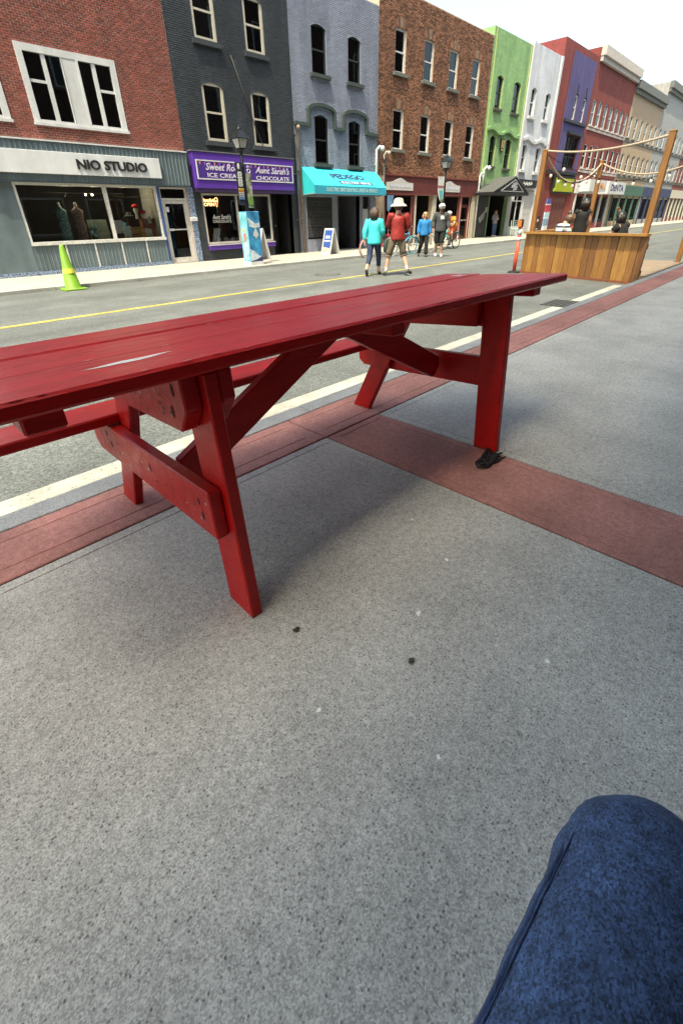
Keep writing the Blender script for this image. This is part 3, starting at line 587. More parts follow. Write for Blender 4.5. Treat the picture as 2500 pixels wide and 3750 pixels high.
MB().box(9.10, 13.13, F-.262, F-.2495, 2.47, 2.94).build('panel', purpled, t)
mb = MB(); frame_rect(mb, 9.06, 13.16, 2.43, 2.98, F-.275, F-.25, .035); mb.build('border', white, t)
MB().box(8.98, 13.22, F-.24, F-.03, 2.07, 2.178).build('soffit', mat('dark_purple', (.022, .009, .05), .6), t); MB().box(8.95, 13.27, F-.27, F-.012, 3.202, 3.235).build('capping', mat('grey_capping', (.12, .12, .13), .7), t)
pl = mat('lilac_lettering', (.62, .58, .68), .6, 0, 1, 0)
for s_, x, z, wd, ht, sh_ in (('Sweet Rock', 9.40, 2.70, 1.42, .20, .3), ('ICE CREAM', 9.44, 2.50, 1.34, .125, 0), ("Aunt Sarah's", 11.40, 2.69, 1.58, .20, .3), ('CHOCOLATE', 11.42, 2.485, 1.53, .125, 0)):
    text('lettering', s_, pl, t, (x, F-.264, z), XU, ZU, wd, ht, .006, shear=sh_, bold=.012)
MB().prism([(11.05, 2.70), (11.17, 2.70), (11.11, 2.49)], 'y', F-.272, F-.263).torus((11.11, F-.268, 2.75), .065, .012, 'y', 14, 5).torus((11.11, F-.268, 2.84), .045, .010, 'y', 12, 5).build('cone_emblem', pl, t)
cor = mat('coral_bunting', (.60, .17, .14), .7, .2, 10, 0); vio = mat('violet_bunting', (.25, .10, .45), .7, .2, 10, 0)
for i in range(22):
    x = 9.16+i*.185
    if x > 13.0: break
    MB().prism([(x, 2.925), (x+.09, 2.925-.01*(i % 3)), (x+.045, 2.83-.01*(i % 3))], 'y', F-.268, F-.2625).build('bunting_flag', cor if i % 3 == 0 else vio, t)
# ------------------------------------------------------------------ 3 lavender brick, bike shop
b3m = mat('lavender_painted_brick', (.258, .285, .37), .7, .07, 5, .3, 80, brick=.09, dirt=.12, streak=0.24); mortar3 = mat('lavender_mortar', (.21, .24, .30), .8, .1, 12, .3, 80)
B = building('lavender painted brick building with dark green hood moulding over arched windows', 13.57, 8.6)
up3 = [(14.64, 15.38, 3.17, 4.76), (16.58, 17.30, 3.17, 4.76), (14.64, 15.38, 5.98, 7.4), (16.58, 17.30, 5.98, 7.4)]; sh3 = [(13.98, 15.58, .38, 2.06), (15.84, 17.26, ZF-.02, 2.06), (17.48, 18.02, ZF-.02, 2.06)]
wall_with_openings(B, 13.575, 18.42, ZF, 8.6, up3+sh3, mortar3); bricks(B, 13.575, 18.42, -.05, 8.6, up3+sh3, b3m)
gsill = mat('green_black_sill', (.05, .062, .058), .7, .15, 10, .1)
for a, b, c_, d in up3:
    window(B, a, b, c_, d, mat('black_green_sash', (.02, .026, .025), .5), t=.055, mid=(c_+d)/2, sill=.13, sillm=gsill, sp=.14, sh=.11, cur=.5 if a < 15 else 0, rec=.08); arch_spandrels(B, a, b, d, .10, b3m)
hood = mat('hood_moulding_paint', (.045, .062, .056), .6, .15, 8, .1)
def ribbon(pts, wd, y0, y1):
    mb = MB()
    for i_, (a, b) in enumerate(zip(pts[:-1], pts[1:])):
        d = Vector((b[0]-a[0], 0, b[1]-a[1])); d.normalize(); n = Vector((-d.z, 0, d.x))*wd/2; A = Vector((a[0], 0, a[1]))-d*wd*.3; Bb = Vector((b[0], 0, b[1]))+d*wd*.3
        e_ = .0015*(i_ % 2); q = [A-n*(1-e_*6), Bb-n*(1-e_*6), Bb+n*(1-e_*6), A+n*(1-e_*6)]; mb.prism([(p.x, p.z) for p in q], 'y', y0+e_, y1)
    return mb
def hoodpath(cx, w_, zb, zs, rise): return [(cx-w_, zb), (cx-w_, zs)]+[(cx-w_*math.cos(math.pi*i/10), zs+rise*math.sin(math.pi*i/10)) for i in range(1, 10)]+[(cx+w_, zs), (cx+w_, zb)]
path = [(13.60, 4.38)]+hoodpath(15.0, .70, 4.38, 4.87, .19)+hoodpath(16.94, .70, 4.38, 4.87, .19)+[(18.40, 4.38)]
for i, (a, b) in enumerate(zip(path[:-1], path[1:])):
    ribbon([a, b], .105, F-.13+.0012*(i % 3), F-.005).build('hood_moulding', hood, B)
mb = MB(); frame_rect(mb, 13.98, 15.58, .38, 2.05, F+.0, F+.08, .05); sw = mb.build('shop_window', mat('grey_lilac_trim', (.26, .27, .32), .6), B); MB().box(14.03, 15.53, F+.06, F+.066, .43, 2.0).build('pane', GL, sw)
room(B, 13.9, 15.7, .35, 2.3, depth=1.6)
lat = MB()
for i in range(22):
    x = 14.05+i*.07
    for s in (-1, 1):
        pts = [(max(14.04, min(15.52, x+s*.035*((k % 2)*2-1))), F+.02+.004*s, .5+k*.19) for k in range(9)]
        lat.tube(pts, .0065, 4, False)
lat.build('security_lattice', mat('lattice_steel', (.12, .12, .125), .5, .1, 10, 0, metal=.5), B)
rc = room(B, 15.84, 17.26, ZF-.01, 2.2, Y=F+.0, depth=1.3, m=mat('grey_recess', (.10, .10, .12), .85, .1, 4, .1), name='door_recess')
MB().box(15.90, 16.45, F+1.2, F+1.25, ZF, 1.95).build('back_door', mat('dark_door', (.03, .03, .033), .6), rc)
dd = MB().box(0, .62, -.02, .02, 0, 1.6).build('open_door', white, B); dd.location = Vector((16.86, F+.16, ZF+.01))-ORIG[B.name]; dd.rotation_euler = (0, 0, R(150))
MB().box(.12, .50, -.026, .026, .62, 1.50).build('pane', mat('black_glass', (.01, .01, .012), .1), dd); MB().ball((.55, -.05, .75), .03, 8, 6).build('handle', steel, dd)
MB().box(17.53, 17.97, F+.1, F+.14, ZF, 1.56).build('door', mat('pale_lilac_door', (.45, .46, .52), .6, .08, 6, .1), B); MB().box(17.53, 17.97, F+.1, F+.105, 1.62, 2.05).build('fanlight', mat('black_glass', (.01, .01, .012), .1), B); MB().ball((17.58, F+.08, .85), .02, 8, 6).build('handle', black, B)
room(B, 17.45, 18.05, ZF-.01, 2.2, Y=F+.15, depth=.6)
box('stall_riser', mat('lilac_panel', (.27, .28, .36), .7), B, 13.98, 15.80, F-.03, F-.013, ZF, .37)
t = thing('awning', 'turquoise sloping shop awning with navy lettering', 'awning', (16.1, F, 2.07))
aq = mat('turquoise_canvas', (.012, .50, .54), .75, .05, 3, .15, 60, streak=0.10); aqd = mat('turquoise_valance', (.02, .32, .46), .75, .06, 3, .1, 60); navy = mat('navy_lettering', (.018, .03, .13), .7, .1, 8, 0)
AX0, AX1, AY, AT, AM, AB = 13.50, 17.80, F-1.1, 3.02, 2.345, 2.06; YT = F-.014
wl0 = 13.82; wr0 = 18.38
# the canopy splays in toward the street a little, as sewn
mb = MB(); mb.add([(wl0, YT, AT), (wr0, YT, AT), (AX1, AY, AM), (AX0, AY, AM), (wl0+.01, YT, AT-.03), (wr0-.01, YT, AT-.03), (AX1-.01, AY+.02, AM-.03), (AX0+.01, AY+.02, AM-.03)], [(3, 2, 1, 0), (4, 5, 6, 7), (0, 1, 5, 4), (2, 3, 7, 6), (1, 2, 6, 5), (3, 0, 4, 7)]); mb.build('canopy', aq, t)
mb = MB(); mb.add([(AX0, AY, AM), (AX1, AY, AM), (AX1, AY, AB), (AX0, AY, AB), (AX0, AY+.012, AM), (AX1, AY+.012, AM), (AX1, AY+.012, AB), (AX0, AY+.012, AB)], [(3, 2, 1, 0), (4, 5, 6, 7), (0, 1, 5, 4), (2, 3, 7, 6), (1, 2, 6, 5), (3, 0, 4, 7)]); mb.build('valance', aqd, t)
for nm, xa, xb in (('side_panel', wl0, AX0), ('side_panel', wr0, AX1)):
    MB().add([(xa, YT, AT-.005), (xb, AY+.006, AM-.005), (xb, AY+.006, AB), (xa, YT, AB-.02)], [(0, 1, 2, 3)]).add([(xa+.012, YT, AT-.012), (xb+.012, AY+.01, AM-.012), (xb+.012, AY+.01, AB), (xa+.012, YT, AB-.02)], [(3, 2, 1, 0)]).build(nm, aq, t)
MB().tube([(AX0, AY+.03, AB+.01), (AX1, AY+.03, AB+.01)], .015, 6).tube([(AX0, AY+.03, AB+.01), (wl0, YT, AB+.0)], .015, 6).tube([(AX1, AY+.03, AB+.01), (wr0, YT, AB+.0)], .015, 6).build('frame', steel, t)
def on_slope(s_, k): # s_: x, k: 0 bottom .. 1 top
    return Vector((s_, AY+(YT-AY)*k, AM+(AT-AM)*k))
SV = (on_slope(0, 1)-on_slope(0, 0)).normalized(); SN = Vector((1, 0, 0)).cross(SV); sl = (on_slope(0, 1)-on_slope(0, 0)).length
o_ = on_slope(14.98, .40)+SN*.004; text('lettering', 'PEDEGO', navy, t, o_, XU, SV, 1.95, .37, .008, bold=.035)
o_ = on_slope(15.10, .10)+SN*.003; mb = MB(); q = [o_, o_+Vector((2.0, 0, 0)), o_+Vector((2.0, 0, 0))+SV*.25, o_+SV*.25]; q2 = [p+SN*.004 for p in q]; mb.add(q+q2, [(4, 5, 6, 7), (0, 1, 5, 4), (1, 2, 6, 5), (2, 3, 7, 6), (3, 0, 4, 7)]).build('lettering_plate', navy, t)
text('lettering', 'ELECTRIC BIKES', mat('pale_turquoise_print', (.45, .68, .68), .7, 0, 1, 0), t, o_+SN*.0045+Vector((.1, 0, 0))+SV*.05, XU, SV, 1.8, .15, .003, bold=.015)
text('lettering', 'ELECTRIC BIKE RENTALS, SALES & SERVICE', mat('pale_turquoise_print', (.45, .68, .68), .7), t, (14.15, AY-.004, 2.125), XU, ZU, 3.05, .155, .003, bold=.01)
# service conduits between the fronts
def conduit(label, pts, r, m, head=True, grp='service conduits on the shop fronts'):
    t = thing('conduit', label, 'conduit', pts[0]); MB().tube(pts, r, 8).build('pipe', m, t, True)
    if head:
        p = Vector(pts[-1]); MB().ball(p+Vector((0, -.03, .01)), r*1.8, 8, 6).build('weather_head', m, t, True)
    for k in (.3, .7):
        p = Vector(pts[0]).lerp(Vector(pts[1]), k); MB().box(p.x-r*2, p.x+r*2, p.y+r*.2, F, p.z-.015, p.z+.015).build('bracket', steel, t)
    return t
rusty = mat('rusty_conduit', (.24, .17, .12), .8, .35, 12, .3, 60)
conduit('rust streaked service pipe with weather head beside the lavender front', [(13.72, F-.07, .0), (13.72, F-.07, 4.15), (13.68, F-.12, 4.24), (13.63, F-.16, 4.22)], .045, rusty)
conduit('thin dark cable pipe at the edge of the charcoal front', [(13.50, F-.06, .0), (13.50, F-.06, 3.95), (13.47, F-.10, 4.0), (13.44, F-.12, 3.97)], .025, black)
conduit('white service pipe with goose neck left of the brown brick front', [(18.32, F-.08, 2.0), (18.32, F-.08, 3.85), (18.40, F-.18, 3.98), (18.50, F-.22, 3.9)], .06, pipew)
conduit('grey service pipe with tangled wires beside the brown brick front', [(18.86, F-.08, .0), (18.86, F-.08, 3.70), (18.92, F-.16, 3.82), (19.0, F-.2, 3.76)], .05, mat('grey_conduit', (.36, .33, .30), .7, .2, 10, .2))
mb = MB(); rr = random.Random(2)
for i in range(6): mb.tube([(18.40+rr.uniform(0, .1), F-.2, 3.8), (18.6+rr.uniform(-.1, .1), F-.28, 3.35+rr.uniform(-.15, .15)), (18.9, F-.2, 3.62+rr.uniform(-.1, .1))], .012, 5)
tag(mb.build('service_wires', black, None, True), 'tangle of black wires looped between two service pipes', 'wires')
mb = MB(); mb.tube([(11.02, F-.04, 5.9), (11.75, F-.045, 4.1), (12.05, F-.05, 3.5), (12.2, F-.12, 3.25)], .016, 5)  # thin black tube laid on the wall as a wire's cast shadow
tag(mb.build('wire_shadow', black, None, True), 'slack black cable running down the charcoal brick front', 'cable')
# ------------------------------------------------------------------ 4 brown brick
b4m = mat('brown_brick', (.25, .115, .068), .85, .3, 14, .5, 90, brick=.62, dirt=.15, streak=0.25); mortar4 = mat('sandy_mortar', (.46, .34, .24), .95, .15, 12, .4, 80)
B = building('brown brick building with four tall sash windows and maroon shopfront', 18.43, 9.4)
cxs = (19.88, 22.0, 24.10, 26.2)
up4 = [(c_-.37, c_+.37, 3.98, 5.48) for c_ in cxs]+[(c_-.37, c_+.37, 6.73, 8.2) for c_ in cxs]
sh4 = [(19.10, 21.20, .40, 2.16), (21.60, 23.05, ZF-.02, 2.16), (23.44, 25.70, .40, 2.16), (26.06, 26.98, ZF-.02, 2.16)]
wall_with_openings(B, 18.425, 27.72, ZF, 9.4, up4+sh4, mortar4); bricks(B, 18.425, 27.72, 2.93, 9.4, up4, b4m, .16, .056, singles=0, proud=.016, mortar=.012)
for a, b, c_, d in up4:
    window(B, a, b, c_, d, white, t=.065, mid=(c_+d)/2-.02, sill=.14, sp=.12, sh=.12, rec=.09, cur=.9 if 21 < a < 22 else (.35 if a > 25 else 0), blind=.2 if 23 < a < 24 else (.1 if a < 20 else 0))
    cx = (a+b)/2; MB().prism([(cx-.07, d+.01), (cx+.07, d+.01), (cx+.10, d+.34), (cx-.10, d+.34)], 'y', F-.05, F-.012).build('keystone', mat('brown_stone', (.20, .14, .10), .9, .3, 12, .4), B)
    for s in (-1, 1):
        for k in range(3): MB().prism([(cx+s*(.09+k*.10), d+.012), (cx+s*(.18+k*.10), d+.012), (cx+s*(.24+k*.12), d+.26-.03*k), (cx+s*(.12+k*.12), d+.29-.03*k)][::s], 'y', F-.026, F-.013).build('arch_brick', b4m, B)
MB().box(18.95, 27.50, F-.12, F-.004, 2.22, 2.93).build('fascia', maroon, B); MB().box(18.93, 27.52, F-.17, F-.005, 2.931, 2.975).build('flashing', mat('maroon_trim', (.16, .035, .03), .6), B); MB().box(18.95, 27.3, F-.14, F-.006, 2.165, 2.218).build('fascia_rail', mat('maroon_trim', (.16, .035, .03), .6), B)
for a, b, m_ in ((18.95, 19.08, maroon), (21.22, 21.42, maroon), (21.43, 21.58, cream), (23.07, 23.40, cream), (25.72, 26.03, maroon), (25.82, 25.93, mat('pink_trim', (.45, .22, .2), .6)), (27.0, 27.03, maroon)):
    MB().box(a, b, F-.05-(.02 if m_ is MATS.get('pink_trim') else 0), F-.001, ZF, 2.164).build('pilaster', m_, B)
MB().box(27.04, 27.46, F-.09, F-.001, ZF, 2.21).build('stone_pier', mat('cream_stone', (.46, .42, .34), .9, .12, 4, .2, streak=0.30), B)
for a, b in ((19.10, 21.20), (23.44, 25.70)):
    mb = MB(); frame_rect(mb, a, b, .40, 2.16, F, F+.08, .05); sw = mb.build('shop_window', maroon, B); MB().box(a+.05, b-.05, F+.03, F+.036, .45, 2.11).build('pane', GL, sw)
    MB().box(a, b, F-.02, F-.001, ZF, .395).build('stall_riser', maroon, B)
room(B, 19.0, 23.3, ZF-.01, 2.4, depth=2.2); r_ = room(B, 23.4, 25.8, .38, 2.4, depth=1.4, m=mat('shop_grey_green', (.12, .14, .12), .9)); MB().box(24.3, 25.6, F+.7, F+.74, .4, 1.6).build('display_screen', mat('pale_display', (.35, .38, .36), .9), r_)
door(B, 26.07, 26.97, ZF, 2.15, maroon, transom=1.72); room(B, 26.03, 27.0, ZF-.01, 2.3, depth=1.0)
# printed plaques with shaped tops
ink = mat('faded_blue_ink', (.36, .42, .55), .7, 0, 1, 0); plaq = mat('white_plaque', (.50, .49, .48), .6, .06, 5, .05, dirt=.05)
for i, (x0, x1, lb) in enumerate(((18.98, 21.08, 'white plaque with arched top and faded script on the maroon fascia, left of the lamp'), (23.35, 25.50, 'white plaque with arched top half hidden by the banner on the maroon fascia'))):
    t = thing('shop_sign', lb, 'sign', ((x0+x1)/2, F-.15, 2.34)); n = 12; w_ = x1-x0
    top = [(x0+w_*u, 2.66+.19*math.exp(-((u-.5)/.2)**2)) for u in [k/n for k in range(n+1)]]
    MB().prism([(x0, 2.34)]+top+[(x1, 2.34)], 'y', F-.155, F-.121).build('panel', plaq, t)
    rr = random.Random(i)
    for row, (a, b) in enumerate(((.10, .92),)):
        pts = [(x0+w_*(a+(b-a)*k/60), F-.158, 2.50+.045*math.sin(k*1.7)+.03*math.sin(k*.63+i)) for k in range(61)]; MB().tube(pts, .010, 4).build('script_flourish', ink, t)
    MB().ball(((x0+x1)/2, F-.157, 2.72), .05, 8, 6, (1, .1, 1)).build('emblem', ink, t)
# ------------------------------------------------------------------ 5 green painted brick
b5m = mat('green_painted_brick', (.23, .40, .17), .75, .14, 5, .6, 14, fine=.14, fscale=16, dirt=.12, streak=0.22)
B = building('lime green painted building with black portico', 27.73, 9.8)
up5 = [(28.55, 29.25, 6.50, 7.95), (30.62, 31.42, 6.50, 7.95), (28.55, 29.22, 3.76, 5.25), (30.50, 31.20, 3.72, 5.22)]; sh5 = [(27.95, 29.28, ZF-.02, 2.24), (29.36, 31.70, ZF-.02, 2.24)]
wall_with_openings(B, 27.73, 32.29, ZF, 9.8, up5+sh5, b5m)
ysill = mat('dark_stone_sill', (.07, .07, .06), .8)
for a, b, c_, d in up5:
    window(B, a, b, c_, d, mat('dark_sash', (.05, .05, .05), .5), t=.06, mid=(c_+d)/2, sill=.12, sillm=ysill, cur=.95, rec=.12, sh=.12); arch_spandrels(B, a, b, d, .12, b5m)
    MB().box(b+.0, b+.04, F-.012, F-.001, c_, d).build('reveal_trim', mat('yellow_green_trim', (.52, .55, .16), .7), B)
for x in (27.95, 32.1): MB().box(x, x+.05, F-.02, F-.001, 3.3, 9.8).build('edge_trim', mat('yellow_green_trim', (.52, .55, .16), .7), B)
ribbon([(28.1+.1*i, 5.47+.10*math.sin((i*.1)*2*math.pi/2.0+.3)) for i in range(40)], .13, F-.13, F-.001).build('hood_moulding', b5m, B)
MB().box(29.72, 30.08, F-.12, F-.02, 4.55, 5.15).build('wall_plaque', black, B); MB().box(29.76, 29.84, F-.13, F-.121, 4.7, 5.1).box(29.95, 30.03, F-.13, F-.121, 4.7, 5.1).box(29.78, 30.02, F-.13, F-.121, 4.58, 4.64).build('plaque_figure', mat('amber_print', (.5, .38, .12), .6), B)
r_ = room(B, 27.9, 31.8, ZF-.01, 2.3, depth=2.0, m=mat('black_recess', (.014, .014, .015), .8)); MB().box(28.0, 29.25, F+.02, F+.05, ZF, 2.2).build('poster_panel', mat('night_poster', (.02, .022, .03), .4, .4, 2, 0), B)
sm = mat('grey_script_print', (.32, .33, .36), .7, .4, 14, 0, detail=1)
MB().prism([(28.2, 1.0), (28.75, 1.35), (28.98, 1.42), (28.9, 1.05), (28.45, .75)], 'y', F+.01, F+.019).build('poster_script', sm, B); MB().box(29.0, 29.18, F+.01, F+.019, 1.35, 1.62).build('notice', white, B)
MB().box(31.70, 32.28, F-.06, F-.002, ZF, 2.23).build('pilaster', mat('pale_pilaster', (.42, .43, .41), .8, .1, 4, .1), B)
por = mat('charcoal_felt_roof', (.07, .07, .068), .85, .2, 6, .4, 60)
t = thing('portico', 'black gabled portico with triangular sign on the green front', 'portico', (29.7, F, 2.3)); PY = F-1.25
MB().prism([(27.2, 2.22), (32.0, 2.22), (32.0, 2.36), (27.2, 2.36)], 'y', PY, F-.003).build('beam', black, t)
gx = 29.95; MB().add([(27.3, PY, 2.37), (gx, PY, 3.22), (gx, F, 3.22), (27.3, F, 2.37), (27.3, PY, 2.33), (gx, PY, 3.16), (gx, F, 3.16), (27.3, F, 2.33)], [(0, 1, 2, 3), (7, 6, 5, 4), (0, 4, 5, 1), (3, 2, 6, 7), (0, 3, 7, 4)]).add([(32.0, PY, 2.37), (gx, PY, 3.22), (gx, F, 3.22), (32.0, F, 2.37), (32.0, PY, 2.33), (gx, PY, 3.16), (gx, F, 3.16), (32.0, F, 2.33)], [(3, 2, 1, 0), (4, 5, 6, 7), (1, 5, 4, 0), (7, 6, 2, 3), (4, 7, 3, 0)]).build('roof', por, t)
MB().prism([(27.5, 2.37), (31.8, 2.37), (gx, 3.15)], 'y', PY+.03, PY+.08).build('gable', black, t)
mb = MB(); mb.bar((28.25, PY+.015, 2.42), (31.25, PY+.015, 2.42), .03, .04).bar((28.25, PY+.015, 2.42), (gx, PY+.015, 3.03), .03, .04).bar((31.25, PY+.015, 2.42), (gx, PY+.015, 3.03), .03, .04); mb.build('sign_border', steel, t)
MB().prism([(29.5, 2.62), (29.75, 2.85), (30.15, 2.93), (30.3, 2.80), (30.0, 2.70), (30.35, 2.72), (30.2, 2.5), (29.8, 2.46), (29.9, 2.6)], 'y', PY+.01, PY+.029).build('script_mark', sm, t)
conduit('white service pipe with round head on the green front', [(28.05, F-.1, 2.4), (28.05, F-.1, 3.55), (28.15, F-.2, 3.68), (28.3, F-.24, 3.6)], .07, pipew)
conduit('white downpipe at the edge of the brown brick front', [(27.62, F-.12, .0), (27.62, F-.12, 3.2), (27.72, F-.16, 3.36), (27.85, F-.16, 3.3)], .05, pipew, False)
# ------------------------------------------------------------------ 6 white building
b6m = mat('white_painted_brick', (.56, .58, .62), .75, .06, 5, .6, 14, fine=.08, fscale=16, dirt=.14, streak=0.22)
B = building('white painted narrow building with arched upper windows', 32.3, 10.0)
up6 = [(32.96, 33.62, 6.58, 8.0), (35.10, 35.78, 6.58, 8.0), (32.86, 33.48, 3.75, 5.15), (34.95, 35.58, 3.70, 5.12)]; sh6 = [(32.35, 33.98, .40, 2.62), (34.15, 35.72, ZF-.02, 2.62)]
wall_with_openings(B, 32.30, 36.78, ZF, 10.0, up6+sh6, b6m)
for a, b, c_, d in up6: window(B, a, b, c_, d, white, t=.06, mid=(c_+d)/2, sill=.14, sillm=white, cur=.95, rec=.14, sh=.14, sp=.14); arch_spandrels(B, a, b, d, .14, b6m)
ribbon([(32.7+.1*i, 5.38+.09*math.sin((i*.1)*2*math.pi/2.1)) for i in range(37)], .16, F-.12, F-.001).build('hood_moulding', b6m, B)
for x in (32.32, 36.5): MB().box(x, x+.24, F-.07, F-.001, 2.0, 10.0).build('quoin_strip', white, B)
mb = MB(); frame_rect(mb, 32.35, 33.98, .40, 2.62, F, F+.08, .07); mb.box(33.12, 33.18, F, F+.08, .47, 2.55); mb.box(32.42, 33.91, F+.002, F+.078, 1.95, 2.01); sw = mb.build('shop_window', white, B); MB().box(32.42, 33.91, F+.04, F+.046, .47, 2.55).build('pane', GL, sw)
room(B, 32.3, 34.05, .36, 2.8, depth=1.6); MB().box(32.35, 33.98, F-.02, F-.001, ZF, .395).build('stall_riser', white, B)
MB().box(34.2, 35.68, F+.05, F+.12, ZF, 2.6).build('door', mat('grey_panel_door', (.42, .42, .43), .7, .06, 4, .1), B)
for z in (.3, 1.2): MB().box(34.5, 35.4, F+.04, F+.049, z, z+.75).build('door_panel', mat('grey_panel_door', (.42, .42, .43), .7), B)
MB().box(34.05, 34.14, F-.05, F-.001, ZF, 2.62).box(35.75, 36.2, F-.05, F-.001, ZF, 2.62).build('pilaster', white, B)
t = thing('shop_sign', 'black rectangular sign with white flourish on the white building', 'sign', (33.9, F-.2, 2.75)); MB().box(32.4, 35.4, F-.2, F-.005, 2.76, 3.22).build('panel', black, t); MB().tube([(33.3+.03*k, F-.205, 2.98+.08*math.sin(k*1.3)+.05*math.sin(k*.5)) for k in range(45)], .014, 4).build('flourish', white, t)
# ------------------------------------------------------------------ 7 red and purple
b7r = mat('dark_red_painted_brick', (.20, .035, .03), .8, .15, 5, .4, 16, fine=.12, fscale=16, dirt=.12, streak=0.25); b7p = mat('purple_painted_brick', (.075, .06, .17), .8, .12, 5, .4, 16, fine=.12, fscale=16, streak=0.20)
B = building('tall purple fronted building framed by dark red piers', 36.8, 11)
up7 = [(39.75, 40.25, 7.08, 8.46), (41.45, 41.92, 7.08, 8.46), (39.6, 42.0, 4.1, 6.2)]; sh7 = [(39.2, 41.9, ZF, 2.3)]
wall_with_openings(B, 36.80, 43.10, ZF, 11, up7+sh7, b7r)
wall_mask = [(38.4, 42.7, 3.5, 11)]
for (a, b, c_, d) in ((38.4, 39.55, 3.5, 10.6), (42.05, 42.6, 3.5, 10.6), (39.55, 42.05, 6.35, 7.0), (39.55, 42.05, 8.5, 10.6), (40.3, 41.4, 7.0, 8.5), (39.55, 39.72, 7.0, 8.5), (41.95, 42.05, 7.0, 8.5), (39.55, 42.05, 3.5, 4.05)): MB().box(a, b, F-.05, F-.001, c_, d).build('purple_panel', b7p, B)
for a, b, c_, d in up7[:2]: window(B, a, b, c_, d, white, t=.08, mid=(c_+d)/2, cur=.9, rec=.05); MB().box((a+b)/2-.08, (a+b)/2+.08, F-.09, F-.051, d+.03, d+.6).build('finial', black, B)
window(B, 39.6, 42.0, 4.1, 6.2, black, t=.12, mid=4.9, mull=(40.8,), rec=.1); MB().box(39.4, 42.2, F-.25, F-.052, 6.21, 6.34).build('lintel', black, B)
MB().box(38.4, 42.6, F-.16, F-.052, 6.85, 7.0).build('string_course', black, B); MB().box(36.9, 42.6, F-.2, F-.052, 3.75, 3.95).build('cornice', black, B); MB().box(37.0, 42.9, F-.06, F-.002, ZF, .5).build('plinth', maroon, B)
MB().box(39.25, 41.85, F+.05, F+.12, ZF, 2.3).build('door', mat('brown_red_door', (.16, .05, .04), .6, .12, 5, .1), B)
for x in (39.35, 40.0, 40.65, 41.3): MB().prism(arch_poly(x, x+.4, 1.7, .25)+[(x+.4, .4), (x, .4)], 'y', F+.02, F+.049).build('door_panel', mat('carved_panel', (.09, .025, .02), .6), B)
t = thing('shop_sign', 'bright lime green sign over the carved red door', 'sign', (40.4, F-.2, 2.62)); MB().prism([(38.75, 3.50), (42.2, 3.50), (42.3, 2.64), (38.55, 2.64), (38.60, 2.80), (38.78, 2.86)], 'y', F-.2, F-.14).build('panel', mat('lime_sign', (.30, .35, .012), .6, .04, 3, 0), t)
text('lettering', 'IPBT', mat('dark_green_print', (.03, .09, .04), .6, 0, 1, 0), t, (39.75, F-.205, 3.18), XU, ZU, .95, .24, .006, bold=.02); MB().box(38.3, 42.55, F-.135, F-.052, 2.5, 3.68).build('backing', black, t)
t = thing('painted_board', 'tall board painted blue, red and icy white beside the wooden post', 'painted board', (37.3, F-.45, ZF)); 
for z0, z1, m_ in ((.0, .45, white), (.45, .9, mat('navy_ice', (.03, .06, .2), .7, .3, 9, 0, col2=(.2, .35, .45))), (.9, 1.35, mat('ice_pattern', (.14, .36, .46), .7, .3, 9, 0, col2=(.45, .55, .6))), (1.35, 1.80, mat('red_band', (.36, .03, .05), .7, .3, 6, 0)), (1.80, 1.86, white), (1.86, 2.2, mat('blue_band', (.06, .07, .26), .7))):
    MB().prism([(36.95, z0+ZF), (37.75, z0+ZF), (37.75-.1*(z1 > 2), z1+ZF), (36.95+.1*(z1 > 2), z1+ZF)], 'y', F-.5, F-.42).build('painted_band', m_, t)
# ------------------------------------------------------------------ 8 red brick with pale shopfronts, and on down the street
b8m = mat('far_red_brick', (.20, .04, .032), .85, .25, 8, .5, 20, fine=.2, fscale=18, dirt=.12, streak=0.25)
def far_building(label, x0, x1, z1, m, rows, cols, shop, win=white, sillm=None):
    B = building(label, x0, z1); ops = []; pitch = (x1-x0)/cols
    for r_ in range(rows):
        for c_ in range(cols): cx = x0+(c_+.5)*pitch; ops.append((cx-.38, cx+.38, 4.35+2.75*r_, 5.95+2.75*r_))
    wall_with_openings(B, x0, x1, ZF, z1, ops+[(x0+.5, x1-.5, .4, 2.4)], m)
    for a, b, c_, d in ops: window(B, a, b, c_, d, win, t=.09, mid=(c_+d)/2, cur=.9, rec=.08, sill=.1, sillm=sillm or stone); arch_spandrels(B, a, b, d, .12, m)
    for r_ in range(rows): MB().box(x0+.02, x1-.02, F-.06, F-.001, 4.05+2.75*r_, 4.2+2.75*r_).build('string_course', sillm or stone, B)
    MB().box(x0-.02, x1-.01, F-.35, F-.001, z1-.5, z1+.05).box(x0+.02, x1-.02, F-.2, F-.002, z1-.8, z1-.501).build('cornice', sillm or stone, B)
    MB().box(x0+.05, x1-.05, F-.12, F-.001, 2.6, 3.5).build('fascia', shop, B)
    n = max(2, int((x1-x0)/2.2)); p = (x1-x0-1)/n
    for k in range(n+1): MB().box(x0+.5+k*p-.12, x0+.5+k*p+.12, F-.08, F+.05, ZF, 2.59).build('pilaster', shop, B)
    for k in range(n): MB().box(x0+.62+k*p, x0+.38+(k+1)*p, F+.05, F+.056, .4, 2.4).build('pane', GL, B)
    room(B, x0+.4, x1-.4, .35, 2.5, depth=1.8, m=mat('pale_shop_room', (.2, .2, .19), .9)); return B
pst = mat('pale_stone', (.45, .40, .36), .85, .12, 5, .2)
far_building('red brick building with pale stone bands beside the purple front', 43.12, 52.6, 11.6, b8m, 2, 7, white, white, pst)
far_building('buff brick building further down the street', 52.65, 63.0, 11.0, mat('buff_brick', (.36, .27, .18), .85, .2, 8, .4, 20, fine=.15, fscale=18), 2, 6, mat('green_shopfront', (.05, .12, .09), .6), white)
